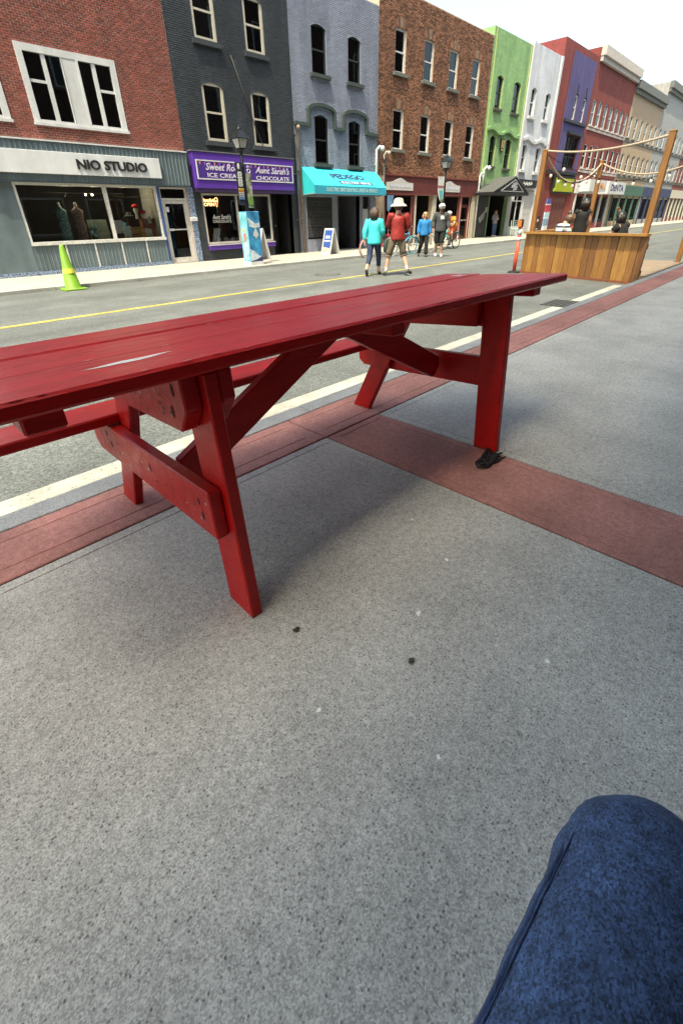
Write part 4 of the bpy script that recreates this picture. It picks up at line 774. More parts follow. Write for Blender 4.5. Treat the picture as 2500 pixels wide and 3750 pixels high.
far_building('grey stone building near the far end of the row', 63.05, 76.0, 12.4, mat('grey_stone', (.28, .28, .27), .85, .15, 4, .4, 20, fine=.12, fscale=18), 2, 7, mat('navy_shopfront', (.03, .04, .10), .6), white)
far_building('dark red brick building at the far end of the row', 76.05, 96.0, 13.2, mat('end_red_brick', (.17, .05, .04), .85, .2, 8, .4, 20, fine=.15, fscale=18), 3, 10, mat('cream_shopfront', (.5, .46, .38), .6), white)
t = thing('shop_sign', 'white box sign with orange letters beyond the lime sign', 'sign', (46.2, F-.9, 2.9)); MB().box(43.8, 47.9, F-.9, F-.13, 2.72, 3.55).build('cabinet', white, t); text('lettering', 'MILL', mat('orange_print', (.65, .28, .08), .6, 0, 1, 0), t, (46.3, F-.906, 2.9), XU, ZU, 1.4, .48, .005, bold=.02)
t = thing('shop_sign', 'white box sign with navy letters at the far right shopfront', 'sign', (50.5, F-.9, 2.7)); MB().box(48.5, 53.4, F-.9, F-.13, 2.62, 3.55).build('cabinet', white, t); text('lettering', 'DENTA', navy, t, (49.2, F-.906, 2.85), XU, ZU, 3.6, .5, .005, bold=.02)
# ------------------------------------------------------------------ building behind the viewpoint (its shade lies over the near pavement)
NB = thing('brick_building', 'tall brick building on the near side that shades the pavement', 'building', (10, -1.06, 0))
nbm = mat('near_brick', (.085, .05, .04), .85, .2, 6, .4, 40, fine=.2, fscale=24)
box('wall', nbm, NB, -14, 42, -11, -1.06, -.2, 17.6)
box('cornice', stone, NB, -14.1, 42.1, -1.055, -.75, 17.0, 17.5)
shade_awning = thing('awning', 'added unseen canvas awning above the viewpoint that deepens the pavement shade', 'awning', (0, -1.06, 2.7)); awm = mat('shade_canvas', (.05, .05, .055), .9, .1, 5, .1)  # added out of view to cut overhead sky and deepen shade below the table
MB().prism([(-1.05, 3.3), (.55, 2.75), (.55, 2.72), (-1.05, 3.26)], 'x', -4.5, 6.5).build('canopy', awm, shade_awning); MB().box(-4.5, 6.5, .535, .55, 2.5, 2.719).build('valance', awm, shade_awning)
for x in (-4.4, -.8, 2.8, 6.4): MB().tube([(x, .52, 2.70), (x, -1.05, 2.70)], .02, 6).build('arm', steel, shade_awning)
for r_ in range(5):
    for c_ in range(16):
        x = -12.5+c_*3.4; z = .9+r_*3.4 if r_ else .6
        wn = MB(); frame_rect(wn, x, x+1.3+(.9 if r_ == 0 else 0), z, z+1.9, -1.055, -.99, .09); o = wn.build('window', white, NB); MB().box(x+.09, x+1.21+(.9 if r_ == 0 else 0), -1.05, -1.04, z+.09, z+1.81).build('pane', mat('black_glass', (.01, .01, .012), .1), o)
        box('sill', stone, o, x-.1, x+1.4+(.9 if r_ == 0 else 0), -1.05, -.92, z-.12, z-.004)
NB2 = thing('brick_building', 'lower brick block continuing the near side of the street', 'building', (80, -1.06, 0)); box('wall', mat('near_brick_two', (.14, .09, .07), .85, .2, 6, .4, 40), NB2, 42.2, 140, -11, -1.2, -.2, 12.5)
for r_ in range(3):
    for c_ in range(24):
        x = 43.5+c_*4; o = box('window', white, NB2, x, x+1.4, -1.198, -1.15, 4+r_*2.9, 5.9+r_*2.9); MB().box(x+.1, x+1.3, -1.149, -1.145, 4.1+r_*2.9, 5.8+r_*2.9).build('pane', MATS['black_glass'], o)
# ------------------------------------------------------------------ street lamps
lglass = mat('frosted_lamp_glass', (.42, .42, .40), .35, .08, 6, .05); lblack = mat('lamp_black', (.012, .014, .016), .4, .2, 8, .1, metal=.3)
def lamp(label, x, y):
    t = thing('street_lamp', label, 'street lamp', (x, y, ZF), 'black lantern street lamps', world=False)
    MB().lathe([(0, 0), (.11, 0), (.11, .06), (.07, .16), (.05, .9), (.045, 2.6), (.06, 2.64), (.045, 2.68), (.04, 2.92), (.03, 2.94)], (0, 0, 0), 14).build('post', lblack, t, True)
    MB().lathe([(.03, 2.90), (.05, 2.98), (.075, 3.03), (.11, 3.07), (.11, 3.09), (0, 3.09)], (0, 0, 0), 12).build('bracket', lblack, t)
    def ring(h, z): return [(-h, -h, z), (h, -h, z), (h, h, z), (-h, h, z)]
    lo, hi = ring(.10, 3.09), ring(.165, 3.33)
    for k in range(4): MB().add([lo[k], lo[(k+1) % 4], hi[(k+1) % 4], hi[k]], [(0, 1, 2, 3)]).build('glass_pane', lglass, t)
    mb = MB()
    for k in range(4): mb.tube([lo[k], hi[k]], .012, 5); mb.bar(hi[k], hi[(k+1) % 4], .026, .026); mb.bar(lo[k], lo[(k+1) % 4], .02, .02)
    mb.build('lantern_frame', lblack, t)
    e, c_ = ring(.21, 3.33), ring(.06, 3.53); u = ring(.185, 3.35)
    MB().add(e+u+c_, [(3, 2, 1, 0)]+[(k, (k+1) % 4, 4+(k+1) % 4, 4+k) for k in range(4)]+[(4+k, 4+(k+1) % 4, 8+(k+1) % 4, 8+k) for k in range(4)]+[(8, 9, 10, 11)]).build('lantern_roof', lblack, t)
    MB().lathe([(.06, 3.53), (.07, 3.555), (.025, 3.58), (.018, 3.61), (0, 3.65)], (0, 0, 0), 10).build('finial', lblack, t, True)
    MB().tube([(-.3, 0, 2.62), (.3, 0, 2.62)], .012, 6).build('banner_arm', lblack, t)
    return t
lamp('black lantern street lamp with pole banners in front of the sweet shop', 9.15, 12.9); lamp('black lantern street lamp in front of the brown brick building', 19.82, 12.8)
bn = mat('navy_banner', (.012, .016, .035), .8, .1, 5, .05); gb = mat('green_banner', (.10, .17, .07), .8, .6, 6, .05, col2=(.30, .30, .24)); wb = mat('white_banner_print', (.62, .63, .62), .8)
t = thing('banner', 'narrow navy pole banner with white letters and coloured stripes', 'banner', (9.0, 12.82, 1.75)); MB().bar((8.96, 12.84, 1.62), (8.96, 12.84, 2.70), .24, .012, (0, 1, 0)).build('cloth', bn, t)
mb = MB()
for i in range(9): mb.box(8.90-.01*(i % 2), 8.96, 12.815, 12.83, 2.10+i*.042, 2.13+i*.042).box(8.975, 9.02+.015*(i % 2), 12.815, 12.83, 2.10+i*.042, 2.13+i*.042)
mb.build('letter_blocks', wb, t); MB().ball((8.95, 12.83, 2.60), .06, 8, 6, (.7, .1, 1.3)).build('emblem', wb, t)
for i, c_ in enumerate(((.6, .45, .08), (.6, .22, .05), (.5, .45, .4), (.45, .40, .5), (.2, .35, .45), (.10, .2, .45))): MB().box(8.87, 9.05, 12.815, 12.83, 2.02-i*.05, 2.05-i*.05).build('stripe', mat('stripe%d' % i, c_, .8, 0, 1, 0), t)
t = thing('banner', 'narrow grey and green pole banner on the right of the lamp post', 'banner', (9.3, 12.86, 1.65)); MB().bar((9.30, 12.88, 1.55), (9.30, 12.88, 2.45), .19, .012, (0, 1, 0)).build('cloth', gb, t); MB().box(9.22, 9.38, 12.865, 12.873, 1.62, 1.85).build('green_panel', mat('leaf_green_print', (.12, .25, .05), .8), t)
t = thing('banner', 'white and teal pole banner with pointed foot on the farther lamp', 'banner', (19.5, 12.75, 1.72)); MB().prism([(19.22, 2.72), (19.70, 2.72), (19.70, 1.80), (19.60, 1.72), (19.42, 1.85), (19.28, 2.10)], 'y', 12.76, 12.772).build('cloth', wb, t)
MB().box(19.24, 19.69, 12.748, 12.758, 2.33, 2.38).build('red_rule', mat('red_print', (.4, .06, .07), .8), t); MB().prism([(19.33, 2.2), (19.62, 2.2), (19.62, 1.9), (19.45, 1.9)], 'y', 12.748, 12.758).build('teal_print', mat('teal_print2', (.08, .42, .48), .8), t); MB().prism([(19.42, 1.86), (19.68, 1.86), (19.60, 1.73)], 'y', 12.748, 12.758).build('green_tip', mat('leaf_green_print', (.12, .25, .05), .8), t)
for x, lb in ((19.02, 'blue tailed shop flag hanging at the left of the maroon shopfront'),):
    t = thing('banner', lb, 'banner', (x+.25, F-.2, 1.4)); MB().prism([(x, 2.12), (x+.48, 2.12), (x+.40, 1.75), (x+.12, 1.42), (x, 1.5)], 'y', F-.20, F-.188).build('cloth', mat('blue_flag', (.10, .22, .38), .8, .3, 4, 0), t)
# wrapped cabinet round the lamp foot
t = thing('advertising_wrap', 'tall blue advertising wrap with a white spade at the lamp foot', 'advertising column', (9.2, 12.9, ZF)); bl = mat('wrap_blue', (.02, .13, .34), .45, .35, 3, 0, col2=(.04, .28, .50)); te = mat('wrap_teal', (.05, .36, .46), .45, .4, 3.5, 0, col2=(.2, .5, .55))
X0, X1, Y0, Y1 = 8.96, 9.42, 12.70, 13.10
MB().bbox(X0, X1, Y0, Y1, ZF+.10, 1.45, .008).build('cabinet', bl, t); MB().box(X0-.004, X0-.001, Y0+.01, Y1-.01, ZF+.11, 1.44).build('side_print', te, t); MB().box(X0-.01, X1+.01, Y0-.01, Y1+.01, ZF, ZF+.105).build('base', white, t)
yy = Y0-.002; sp = [(0, .5), (.10, .32), (.22, .12), (.24, -.02), (.16, -.10), (.06, -.06), (.09, -.2), (-.09, -.2), (-.06, -.06), (-.16, -.10), (-.24, -.02), (-.22, .12), (-.10, .32)]
MB().prism([(9.24+p[0]*.42, .80+p[1]*.42) for p in sp], 'y', yy-.004, yy).build('spade_emblem', white, t)
MB().prism([(X0+.01, 1.30), (9.10, 1.22), (9.25, 1.12), (X1-.01, 1.15), (X1-.01, 1.02), (9.2, 1.0), (9.02, 1.05)], 'y', yy-.003, yy).build('snow_print', mat('snow_print', (.55, .62, .68), .5, .3, 9, 0), t)
MB().prism([(X0+.01, .42), (9.12, .36), (9.28, .22), (9.40, .20), (9.10, .08), (X0+.01, .08)], 'y', yy-.003, yy).build('snow_print', mat('snow_print', (.55, .62, .68), .5), t); MB().prism([(X0+.01, .075), (9.2, .12), (X1-.01, .2), (X1-.01, .06), (X0+.01, .06)], 'y', yy-.0035, yy).build('navy_foot', navy, t)
MB().prism([(12.88, 1.0), (12.98, 1.0), (13.0, .92), (12.93, .88), (12.86, .92)], 'x', X0-.008, X0-.004).build('figure_print', mat('amber_print', (.5, .38, .12), .6), t); MB().prism([(12.82, .86), (12.98, .86), (12.95, .62), (12.85, .62)], 'x', X0-.008, X0-.004).build('figure_print', mat('coral_bunting', (.60, .17, .14), .7), t); MB().prism([(12.80, .6), (12.98, .6), (13.02, .12), (12.76, .12)], 'x', X0-.008, X0-.004).build('figure_print', mat('ice_pattern', (.12, .35, .45), .7), t)
# sandwich boards
def sandwich(label, x0, x1, y0, y1, h, face, z=ZF):
    t = thing('sandwich_board', label, 'sandwich board', ((x0+x1)/2, (y0+y1)/2, z)); cx = (x0+x1)/2
    for s, xa in ((-1, x0), (1, x1)):
        MB().prism([(xa, z), (xa-s*.03, z), (cx-s*.005, z+h), (cx+s*.025, z+h)], 'y', y0, y1).build('panel', white, t)
    if face:
        k = lambda u, v, d=.004: (x0+(cx-.025-x0)*v-d, y0+(y1-y0)*u, z+h*v)
        MB().add([k(.1, .1), k(.9, .1), k(.9, .93), k(.1, .93)], [(3, 2, 1, 0)]).build('poster', face, t)
        MB().add([k(.25, .62, .008), k(.75, .62, .008), k(.75, .72, .008), k(.25, .72, .008)], [(3, 2, 1, 0)]).add([k(.2, .5, .008), k(.8, .5, .008), k(.8, .55, .008), k(.2, .55, .008)], [(3, 2, 1, 0)]).build('poster_print', white, t)
        MB().add([k(.1, .1, .008), k(.9, .1, .008), k(.9, .3, .008), k(.1, .24, .008)], [(3, 2, 1, 0)]).build('poster_print', mat('peach_print', (.55, .36, .3), .7, .3, 12, 0), t)
    return t
sandwich('plain white sandwich board behind the blue advertising wrap', 10.28, 10.82, 14.08, 14.55, 1.0, None)
sandwich('white sandwich board with a blue poster under the turquoise awning', 13.42, 14.0, 13.70, 14.22, .92, mat('blue_poster', (.025, .08, .30), .6, .15, 5, 0))
# lime cone
t = thing('traffic_cone', 'lime green traffic cone on the road at the far kerb', 'traffic cone', (3.52, 12.22, ZR)); lime = mat('lime_plastic', (.15, .31, .02), .5, .12, 4, .05)
MB().lathe([(.20, .03), (.17, .06), (.05, .92), (.035, .95), (0, .95)], (3.52, 12.22, ZR), 20).build('cone', lime, t, True); MB().bbox(3.28, 3.76, 11.98, 12.46, ZR, ZR+.035, .01).build('base', lime, t); MB().lathe([(.137, .36), (.121, .46)], (3.523, 12.217, ZR), 20).build('band', mat('yellow_band', (.6, .6, .08), .5), t, True)
# ------------------------------------------------------------------ parklet
cedar = [mat('cedar_stain_%d' % i, c_, .6, .22, 4, .12, 40, stretch=(8, 8, .8), fine=.12, fscale=12) for i, c_ in enumerate(((.25, .108, .028), (.19, .08, .024), (.34, .165, .042), (.145, .06, .022), (.28, .125, .03)))]
dkwood = mat('stained_beam', (.33, .17, .055), .65, .2, 5, .1, 40)
fn = thing('wooden_fence', 'stained plank fence closing the street patio', 'fence', (12.3, 5.4, ZR)); P0 = Vector((12.33, 5.42, 0)); P1 = Vector((11.48, 2.50, 0)); D = (P1-P0); LN = D.length; D.normalize(); NN = Vector((-D.y, D.x, 0))
if NN.x > 0: NN = -NN       # street-facing normal, toward the viewer
n = 20; pw = LN/n; rr = random.Random(4)
for i in range(n):
    a = P0+D*(pw*i+.005); b = P0+D*(pw*(i+1)-.005); off = NN*rr.uniform(-.008, .008); th = NN*(-.022)
    mb = MB(); q = [a+off, b+off, b+off+th, a+off+th]; mb.add([(p.x, p.y, ZR+.05) for p in q]+[(p.x, p.y, .79) for p in q], [(3, 2, 1, 0), (4, 5, 6, 7), (0, 1, 5, 4), (1, 2, 6, 5), (2, 3, 7, 6), (3, 0, 4, 7)]); mb.build('plank', cedar[rr.choice([0, 0, 1, 2, 2, 3, 4])], fn)
MB().bar(P0+NN*.02+Vector((0, 0, .815)), P1+NN*.02+Vector((0, 0, .815)), .16, .045).build('top_rail', cedar[2], fn)
for z in (.1, .6): MB().bar(P0-NN*.05+Vector((0, 0, z)), P1-NN*.05+Vector((0, 0, z)), .05, .09).build('back_rail', cedar[1], fn)
MB().bar(P0-NN*.03+Vector((0, 0, .34)), P1-NN*.03+Vector((0, 0, .34)), .006, .86).build('gap_shade_sheet', mat('gap_shade_dark', (.03, .02, .018), .9), fn)  # added dark sheet so the gaps between planks read as shaded
MB().bar(P0+NN*.03+Vector((0, 0, ZR+.025)), P1+NN*.03+Vector((0, 0, ZR+.025)), .03, .05).build('kick_board', mat('orange_kick', (.5, .12, .03), .6, .4, 8, .1, col2=(.06, .04, .03)), fn)
sf = thing('wooden_fence', 'plank fence along the road side of the street patio', 'fence', (14.5, 5.45, ZR))
for i in range(28): box('plank', cedar[i % 5], sf, 12.42+i*.15, 12.565+i*.15, 5.44+rr.uniform(0, .004), 5.462, ZR+.05, .79)
box('top_rail', cedar[2], sf, 12.42, 16.7, 5.37, 5.53, .793, .838); box('back_rail', cedar[1], sf, 12.42, 16.7, 5.39, 5.438, .3, .4)
pk = tag(box('patio_deck', mat('deck_boards', (.22, .16, .11), .8, .2, 5, .2, 40), None, 12.42, 16.7, 2.55, 5.36, ZR, ZR+.09), 'low timber deck of the street patio', 'deck')
for i, (x, y, h, lb) in enumerate(((12.47, 5.34, 2.54, 'tall square timber post at the fence corner nearest the road'), (16.5, 5.33, 2.54, 'leaning-looking timber post behind the woman in black'), (11.63, 2.62, 2.54, 'timber post at the pavement end of the plank fence'), (16.4, 2.7, 2.54, 'far timber post on the pavement side of the patio'))):
    t = thing('timber_post', lb, 'post', (x, y, ZR), 'timber posts of the street patio'); MB().bbox(x-.055, x+.055, y-.055, y+.055, ZR, h, .006).build('post', cedar[0], t); MB().bbox(x-.06, x+.06, y-.06, y+.06, h-.0, h+.02, .004).build('cap', cedar[2], t)
ropem = mat('tan_rope', (.46, .36, .27), .9, .2, 60, .8, 140)
def sag(a, b, s, n=24): return [(a[0]+(b[0]-a[0])*k/n, a[1]+(b[1]-a[1])*k/n, a[2]+(b[2]-a[2])*k/n-4*s*(k/n)*(1-k/n)) for k in range(n+1)]
def rope(label, a, b, s, r=.022):
    tag(MB().tube(sag(a, b, s), r, 6).build('rope', ropem, None, True), label, 'rope', 'ropes strung between the patio posts')
rope('slack rope drooping between the two road side patio posts', (12.47, 5.34, 2.5), (16.5, 5.33, 2.5), .55); rope('rope strung from the corner post toward the pavement', (12.47, 5.34, 2.54), (11.63, 2.62, 2.50), .12); rope('rope drooping from the far road side post to the pavement side', (16.5, 5.33, 2.5), (16.4, 2.7, 2.5), .35)
warmb = mat('clear_bulb', (.75, .72, .62), .2, .05, 5, 0)
def lights(label, a, b, s, nb):
    t = thing('string_lights', label, 'string lights', a); pts = sag(a, b, s); MB().tube(pts, .008, 5).build('cable', black, t)
    for k in range(1, nb+1):
        u = k/(nb+1); i = u*24; i0 = int(i); p = Vector(pts[i0]).lerp(Vector(pts[min(24, i0+1)]), i-i0)
        sk = MB().lathe([(.018, 0), (.02, -.05), (0, -.05)], p, 8).build('socket', black, t); MB().ball((p.x, p.y, p.z-.09), .036, 8, 6, (1, 1, 1.3)).build('bulb', warmb, t, True)
lights('string of clear bulbs dipping from the corner post across the patio', (12.5, 5.30, 2.46), (16.4, 2.75, 2.5), .55, 8); lights('string of clear bulbs along the road side of the patio', (12.5, 5.34, 2.3), (16.5, 5.3, 2.42), .40, 7)
# flexible delineator
t = thing('delineator_post', 'orange delineator post with reflector at the fence corner', 'delineator', (12.22, 5.55, ZR)); org = mat('orange_plastic', (.62, .075, .03), .5, .1, 5, .05); rw = mat('red_reflective', (.5, .03, .035), .4); x, y = 12.22, 5.55
MB().tube([(x, y, ZR), (x, y, .62)], .045, 10).build('tube', org, t, True)
for z0, z1, m_ in ((.62, .72, wb), (.72, .76, rw), (.76, .90, wb), (.90, .94, rw)): MB().tube([(x, y, z0), (x, y, z1)], .047, 10).build('band', m_, t, True)
MB().bbox(x-.075, x+.075, y-.035, y+.035, .93, 1.12, .015).build('reflector_housing', black, t); MB().bbox(x-.085, x-.07, y-.045, y+.045, .95, 1.09, .006).build('reflector', mat('orange_reflector', (.8, .16, .02), .3), t); MB().lathe([(.16, 0), (.15, .03), (.05, .06), (0, .06)], (x, y, ZR), 14).build('base', black, t)
# patio tables
def patio_table(label, x, y, m):
    t = thing('cafe_table', label, 'table', (x, y, ZR+.09)); MB().bbox(x-.35, x+.35, y-.35, y+.35, .66, .70, .01).build('tabletop', m, t)
    for sx in (-1, 1):
        for sy in (-1, 1): MB().tube([(x+sx*.28, y+sy*.28, ZR+.09), (x+sx*.24, y+sy*.24, .66)], .018, 6).build('leg', m, t)
patio_table('pale wooden cafe table on the patio in front of the woman in black', 15.4, 4.4, mat('pale_table_wood', (.42, .30, .19), .6, .15, 6, .1)); patio_table('small cafe table near the patio fence beside the striped shirt', 13.9, 5.0, mat('pale_table_wood', (.42, .30, .19), .6))
t = thing('parasol', 'folded red parasol lying over a far patio table', 'parasol', (26.5, 8.9, ZR)); 
redc = mat('red_canvas', (.42, .012, .02), .8, .1, 8, .1)
t['label'] = 'red metal cafe table standing beyond the patio'; t['category'] = 'table'; t.name = 'cafe_table'; ORIG[t.name] = Vector((26.5, 8.9, ZR))
MB().bbox(25.6, 27.4, 8.5, 9.3, .58, .62, .01).build('tabletop', redc, t)
for sx in (-1, 1): MB().bar((26.5+sx*.7, 8.9, .58), (26.5-sx*.3, 8.9, ZR), .06, .06, (0, 1, 0)).build('leg', redc, t)
# far pavement furniture
t = thing('sandwich_board', 'black pavement sign with white script outside the white building', 'sandwich board', (32.0, 13.6, ZF)); MB().bbox(31.4, 32.6, 13.4, 13.75, ZF, ZF+.1, .02).build('base', black, t); MB().bbox(31.5, 32.5, 13.55, 13.61, ZF+.14, 1.1, .01).build('panel', black, t)
MB().prism([(31.75, .75), (32.2, .9), (32.35, .82), (31.9, .65)], 'y', 13.54, 13.549).build('script_mark', wb, t); MB().box(31.7, 32.3, 13.54, 13.549, .3, .36).box(31.7, 32.3, 13.54, 13.549, .2, .24).build('print_lines', wb, t)
mint = mat('mint_metal', (.45, .62, .52), .5, .1, 6, 0)
def chair(label, x, y, rz):
    t = thing('cafe_chair', label, 'chair', (x, y, ZF), 'mint cafe chairs outside the white building', world=False, rot=(0, 0, rz))
    MB().bbox(-.22, .22, -.22, .22, .43, .46, .01).build('seat', mint, t)
    for sx in (-1, 1):
        for sy in (-1, 1): MB().tube([(sx*.2, sy*.2, 0), (sx*.19, sy*.19, .43)], .018, 6).build('leg', mint, t)
        MB().tube([(sx*.19, .19, .43), (sx*.19, .23, .92)], .018, 6).build('back_post', mint, t)
    for z in (.6, .72, .84): MB().box(-.19, .19, .20, .225, z, z+.05).build('back_slat', mint, t)
chair('mint green cafe chair nearer the green building', 31.0, 14.5, .4); chair('mint green cafe chair nearer the black pavement sign', 32.1, 14.7, -.3)
# ------------------------------------------------------------------ bicycles
rub = mat('tyre_rubber', (.02, .02, .021), .8, .2, 20, .1); chrome = mat('bike_metal', (.4, .4, .4), .35, .1, 10, 0, metal=.8)
def bicycle(label, x, y, rz, col, tyre=None, lean=0.):
    t = thing('bicycle', label, 'bicycle', (x, y, ZR), 'bicycles at the far kerb', world=False, rot=(lean, 0, rz)); fm = mat('bike_paint_%s' % ''.join('%02d' % int(c_*99) for c_ in col), col, .4, .05, 4, 0); r = .33; A, Bw = (-.5, 0, r), (.5, 0, r)
    for c_ in (A, Bw):
        wl = MB().torus(c_, r-.028, .013, 'y', 24, 5).tube([(c_[0], -.04, r), (c_[0], .04, r)], .022, 8); 
        for k in range(14):
            a = k*math.pi/7; wl.tube([(c_[0], .02*(-1)**k, r), (c_[0]+math.cos(a)*(r-.03), 0, r+math.sin(a)*(r-.03))], .0035, 3, False)
        w_ = wl.build('wheel', chrome, t); MB().torus(c_, r-.006, .024, 'y', 28, 6).build('tyre', tyre or rub, w_, True)
    st, hd, bb = (-.20, 0, .78), (.34, 0, .80), (-.06, 0, .28); fb = (.38, 0, .62)
    MB().tube([bb, st], .02, 8).tube([bb, fb], .024, 8).tube([(-.17, 0, .70), (.345, 0, .76)], .02, 8).tube([A, bb], .013, 6).tube([A, (-.18, 0, .72)], .012, 6).tube([hd, fb], .024, 8).build('frame', fm, t, True)
    MB().tube([fb, (.43, .05, .52), (.5, .05, r)], .014, 6).tube([fb, (.43, -.05, .52), (.5, -.05, r)], .014, 6).build('fork', fm, t, True)
    MB().tube([(.34, 0, .8), (.32, 0, .98), (.36, 0, 1.02)], .014, 6).tube([(.22, -.30, 1.03), (.34, -.16, 1.02), (.37, 0, 1.02), (.34, .16, 1.02), (.22, .30, 1.03)], .013, 6).build('handlebar', chrome, t, True)
    MB().tube([st, (-.215, 0, .90)], .013, 6).build('seat_post', chrome, t); MB().ball((-.24, 0, .93), .13, 10, 6, (1.1, .62, .34)).build('saddle', black, t, True)
    MB().torus((-.06, -.05, .28), .08, .008, 'y', 16, 5).tube([(-.06, -.07, .28), (.06, -.09, .17)], .01, 5).tube([(-.06, .07, .28), (-.18, .09, .39)], .01, 5).build('crank', chrome, t)
    for s, px, pz in ((-1, .06, .17), (1, -.18, .39)): MB().box(px-.05, px+.05, s*.09-.035, s*.09+.035, pz-.01, pz+.01).build('pedal', black, t)
    MB().box(-.22, .0, -.05, .05, .36, .60).build('battery', black, t) if col[0] < .2 else None
    for c_ in (A,): MB().torus(c_, r+.035, .012, 'y', 20, 4).build('mudguard', fm, t)
    return t
bicycle('red electric bicycle parked behind the woman in turquoise', 14.35, 11.95, R(-22), (.48, .02, .03), mat('cream_tyre', (.45, .43, .38), .8), .05); bicycle('bright blue bicycle parked behind the man in the sun hat', 15.55, 11.85, R(-12), (.03, .30, .48), mat('blue_tyre', (.06, .32, .45), .7), .05)
bicycle('dark teal bicycle parked behind the woman in blue', 17.0, 11.85, R(-8), (.03, .12, .14), mat('cream_tyre', (.45, .43, .38), .8), .05); bicycle('mint green bicycle ridden by the cyclist in orange', 19.48, 12.05, R(181), (.10, .42, .36))
# ------------------------------------------------------------------ people
skinm = mat('skin', (.52, .30, .21), .55, .06, 8, .03, 60); skin2 = mat('tanned_skin', (.42, .23, .15), .55, .06, 8, .03, 60)
def skin_mesh(name, m, parent, verts, edges, rad, root=0, sub=2):
    bm = bmesh.new(); lay = bm.verts.layers.skin.verify(); vs = []
    for p, r_ in zip(verts, rad):
        v = bm.verts.new(p); v[lay].radius = r_ if isinstance(r_, tuple) else (r_, r_); v[lay].use_root = False; vs.append(v)
    vs[root][lay].use_root = True
    for a, b in edges: bm.edges.new((vs[a], vs[b]))
    me = bpy.data.meshes.new(name); bm.to_mesh(me); bm.free(); me.materials.append(m); o = bpy.data.objects.new(name, me); COL.objects.link(o); o.parent = parent
    s = o.modifiers.new('skin', 'SKIN'); s.use_smooth_shade = True; s.branch_smoothing = .4; u = o.modifiers.new('sub', 'SUBSURF'); u.levels = sub; u.render_levels = sub; return o
J0 = dict(pel=(0, 0, .95), sp=(0, 0, 1.10), ch=(0, 0, 1.28), nk=(0, -.005, 1.43), hb=(0, .01, 1.50), hm=(0, .025, 1.58), ht=(0, .015, 1.66), nose=(0, .125, 1.565),
          sl=(-.17, -.01, 1.37), sr=(.17, -.01, 1.37), el=(-.23, -.02, 1.12), er=(.23, -.02, 1.12), wl=(-.24, .06, .90), wr=(.24, .06, .90),
          hl=(-.09, 0, .90), hr=(.09, 0, .90), kl=(-.10, .03, .50), kr=(.10, .03, .50), al=(-.10, 0, .09), ar=(.10, 0, .09), tl=(-.11, .15, .035), tr=(.11, .15, .035))
RAD = dict(pel=(.13, .10), sp=(.12, .09), ch=(.13, .10), nk=.06, hb=.078, hm=(.098, .112), ht=(.080, .088), nose=.018, sl=.06, sr=.06, el=.046, er=.046, wl=.034, wr=.034, hl=.085, hr=.085, kl=.062, kr=.062, al=.045, ar=.045, tl=.032, tr=.032)
def person(label, loc, face, h, J, clothes, skin=skinm, hair=None, features=False):
    s = h/1.72; P = {k: Vector(v)*s for k, v in {**J0, **J}.items()}
    t = thing('person', label, 'person', loc, world=False, rot=(0, 0, math.atan2(-face[0], face[1])))
    names = list(RAD); idx = {k: i for i, k in enumerate(names)}
    V = [P[k] for k in names]; E_ = [('pel', 'sp'), ('sp', 'ch'), ('ch', 'nk'), ('nk', 'hb'), ('hb', 'hm'), ('hm', 'ht'), ('hm', 'nose'), ('ch', 'sl'), ('ch', 'sr'), ('sl', 'el'), ('sr', 'er'), ('el', 'wl'), ('er', 'wr'), ('pel', 'hl'), ('pel', 'hr'), ('hl', 'kl'), ('hr', 'kr'), ('kl', 'al'), ('kr', 'ar'), ('al', 'tl'), ('ar', 'tr')]
    E_ = [(idx[a], idx[b]) for a, b in E_]; rad = [tuple(x*s for x in RAD[k]) if isinstance(RAD[k], tuple) else RAD[k]*s for k in names]
    for sd_, wk, ek in ((-1, 'wl', 'el'), (1, 'wr', 'er')):      # hands: palm plus five fingers
        d = (P[wk]-P[ek]).normalized(); side = d.cross(Vector((1, 0, 0))).normalized(); inn = Vector((-sd_, 0, 0))
        V.append(P[wk]+d*.06*s); rad.append((.036*s, .020*s)); pi_ = len(V)-1; E_.append((idx[wk], pi_))
        for q, ln in ((-.027, .055), (-.009, .068), (.009, .064), (.027, .05)):
            a = V[pi_]+d*.035*s+side*q*s; V.append(a); rad.append(.010*s); E_.append((pi_, len(V)-1)); b = a+d*ln*s*.6+inn*.012*s; V.append(b); rad.append(.009*s); E_.append((len(V)-2, len(V)-1)); V.append(b+d*ln*s*.4+inn*.02*s); rad.append(.008*s); E_.append((len(V)-2, len(V)-1))
        a = P[wk]+d*.04*s-side*.035*s; V.append(a); rad.append(.011*s); E_.append((idx[wk], len(V)-1)); V.append(a+d*.04*s-side*.012*s+inn*.01*s); rad.append(.010*s); E_.append((len(V)-2, len(V)-1))
    skin_mesh('body', skin, t, V, E_, rad, 0)
    for c_ in clothes: c_(t, P, s)
    if hair: hair(t, P, s)
    if features:
        hm = P['hm']
        for sx in (-1, 1):
            MB().ball((hm.x+sx*.034*s, hm.y+.086*s, hm.z+.006*s), .013*s, 8, 6).build('eye', black, t, True); MB().ball((hm.x+sx*.088*s, hm.y-.005*s, hm.z-.01*s), .026*s, 8, 6, (.35, .7, 1.1)).build('ear', skin, t, True)
        MB().ball((hm.x, hm.y+.088*s, hm.z-.050*s), .024*s, 8, 6, (1.2, .4, .4)).build('mouth', mat('lips', (.45, .12, .11), .5), t, True)
    return t
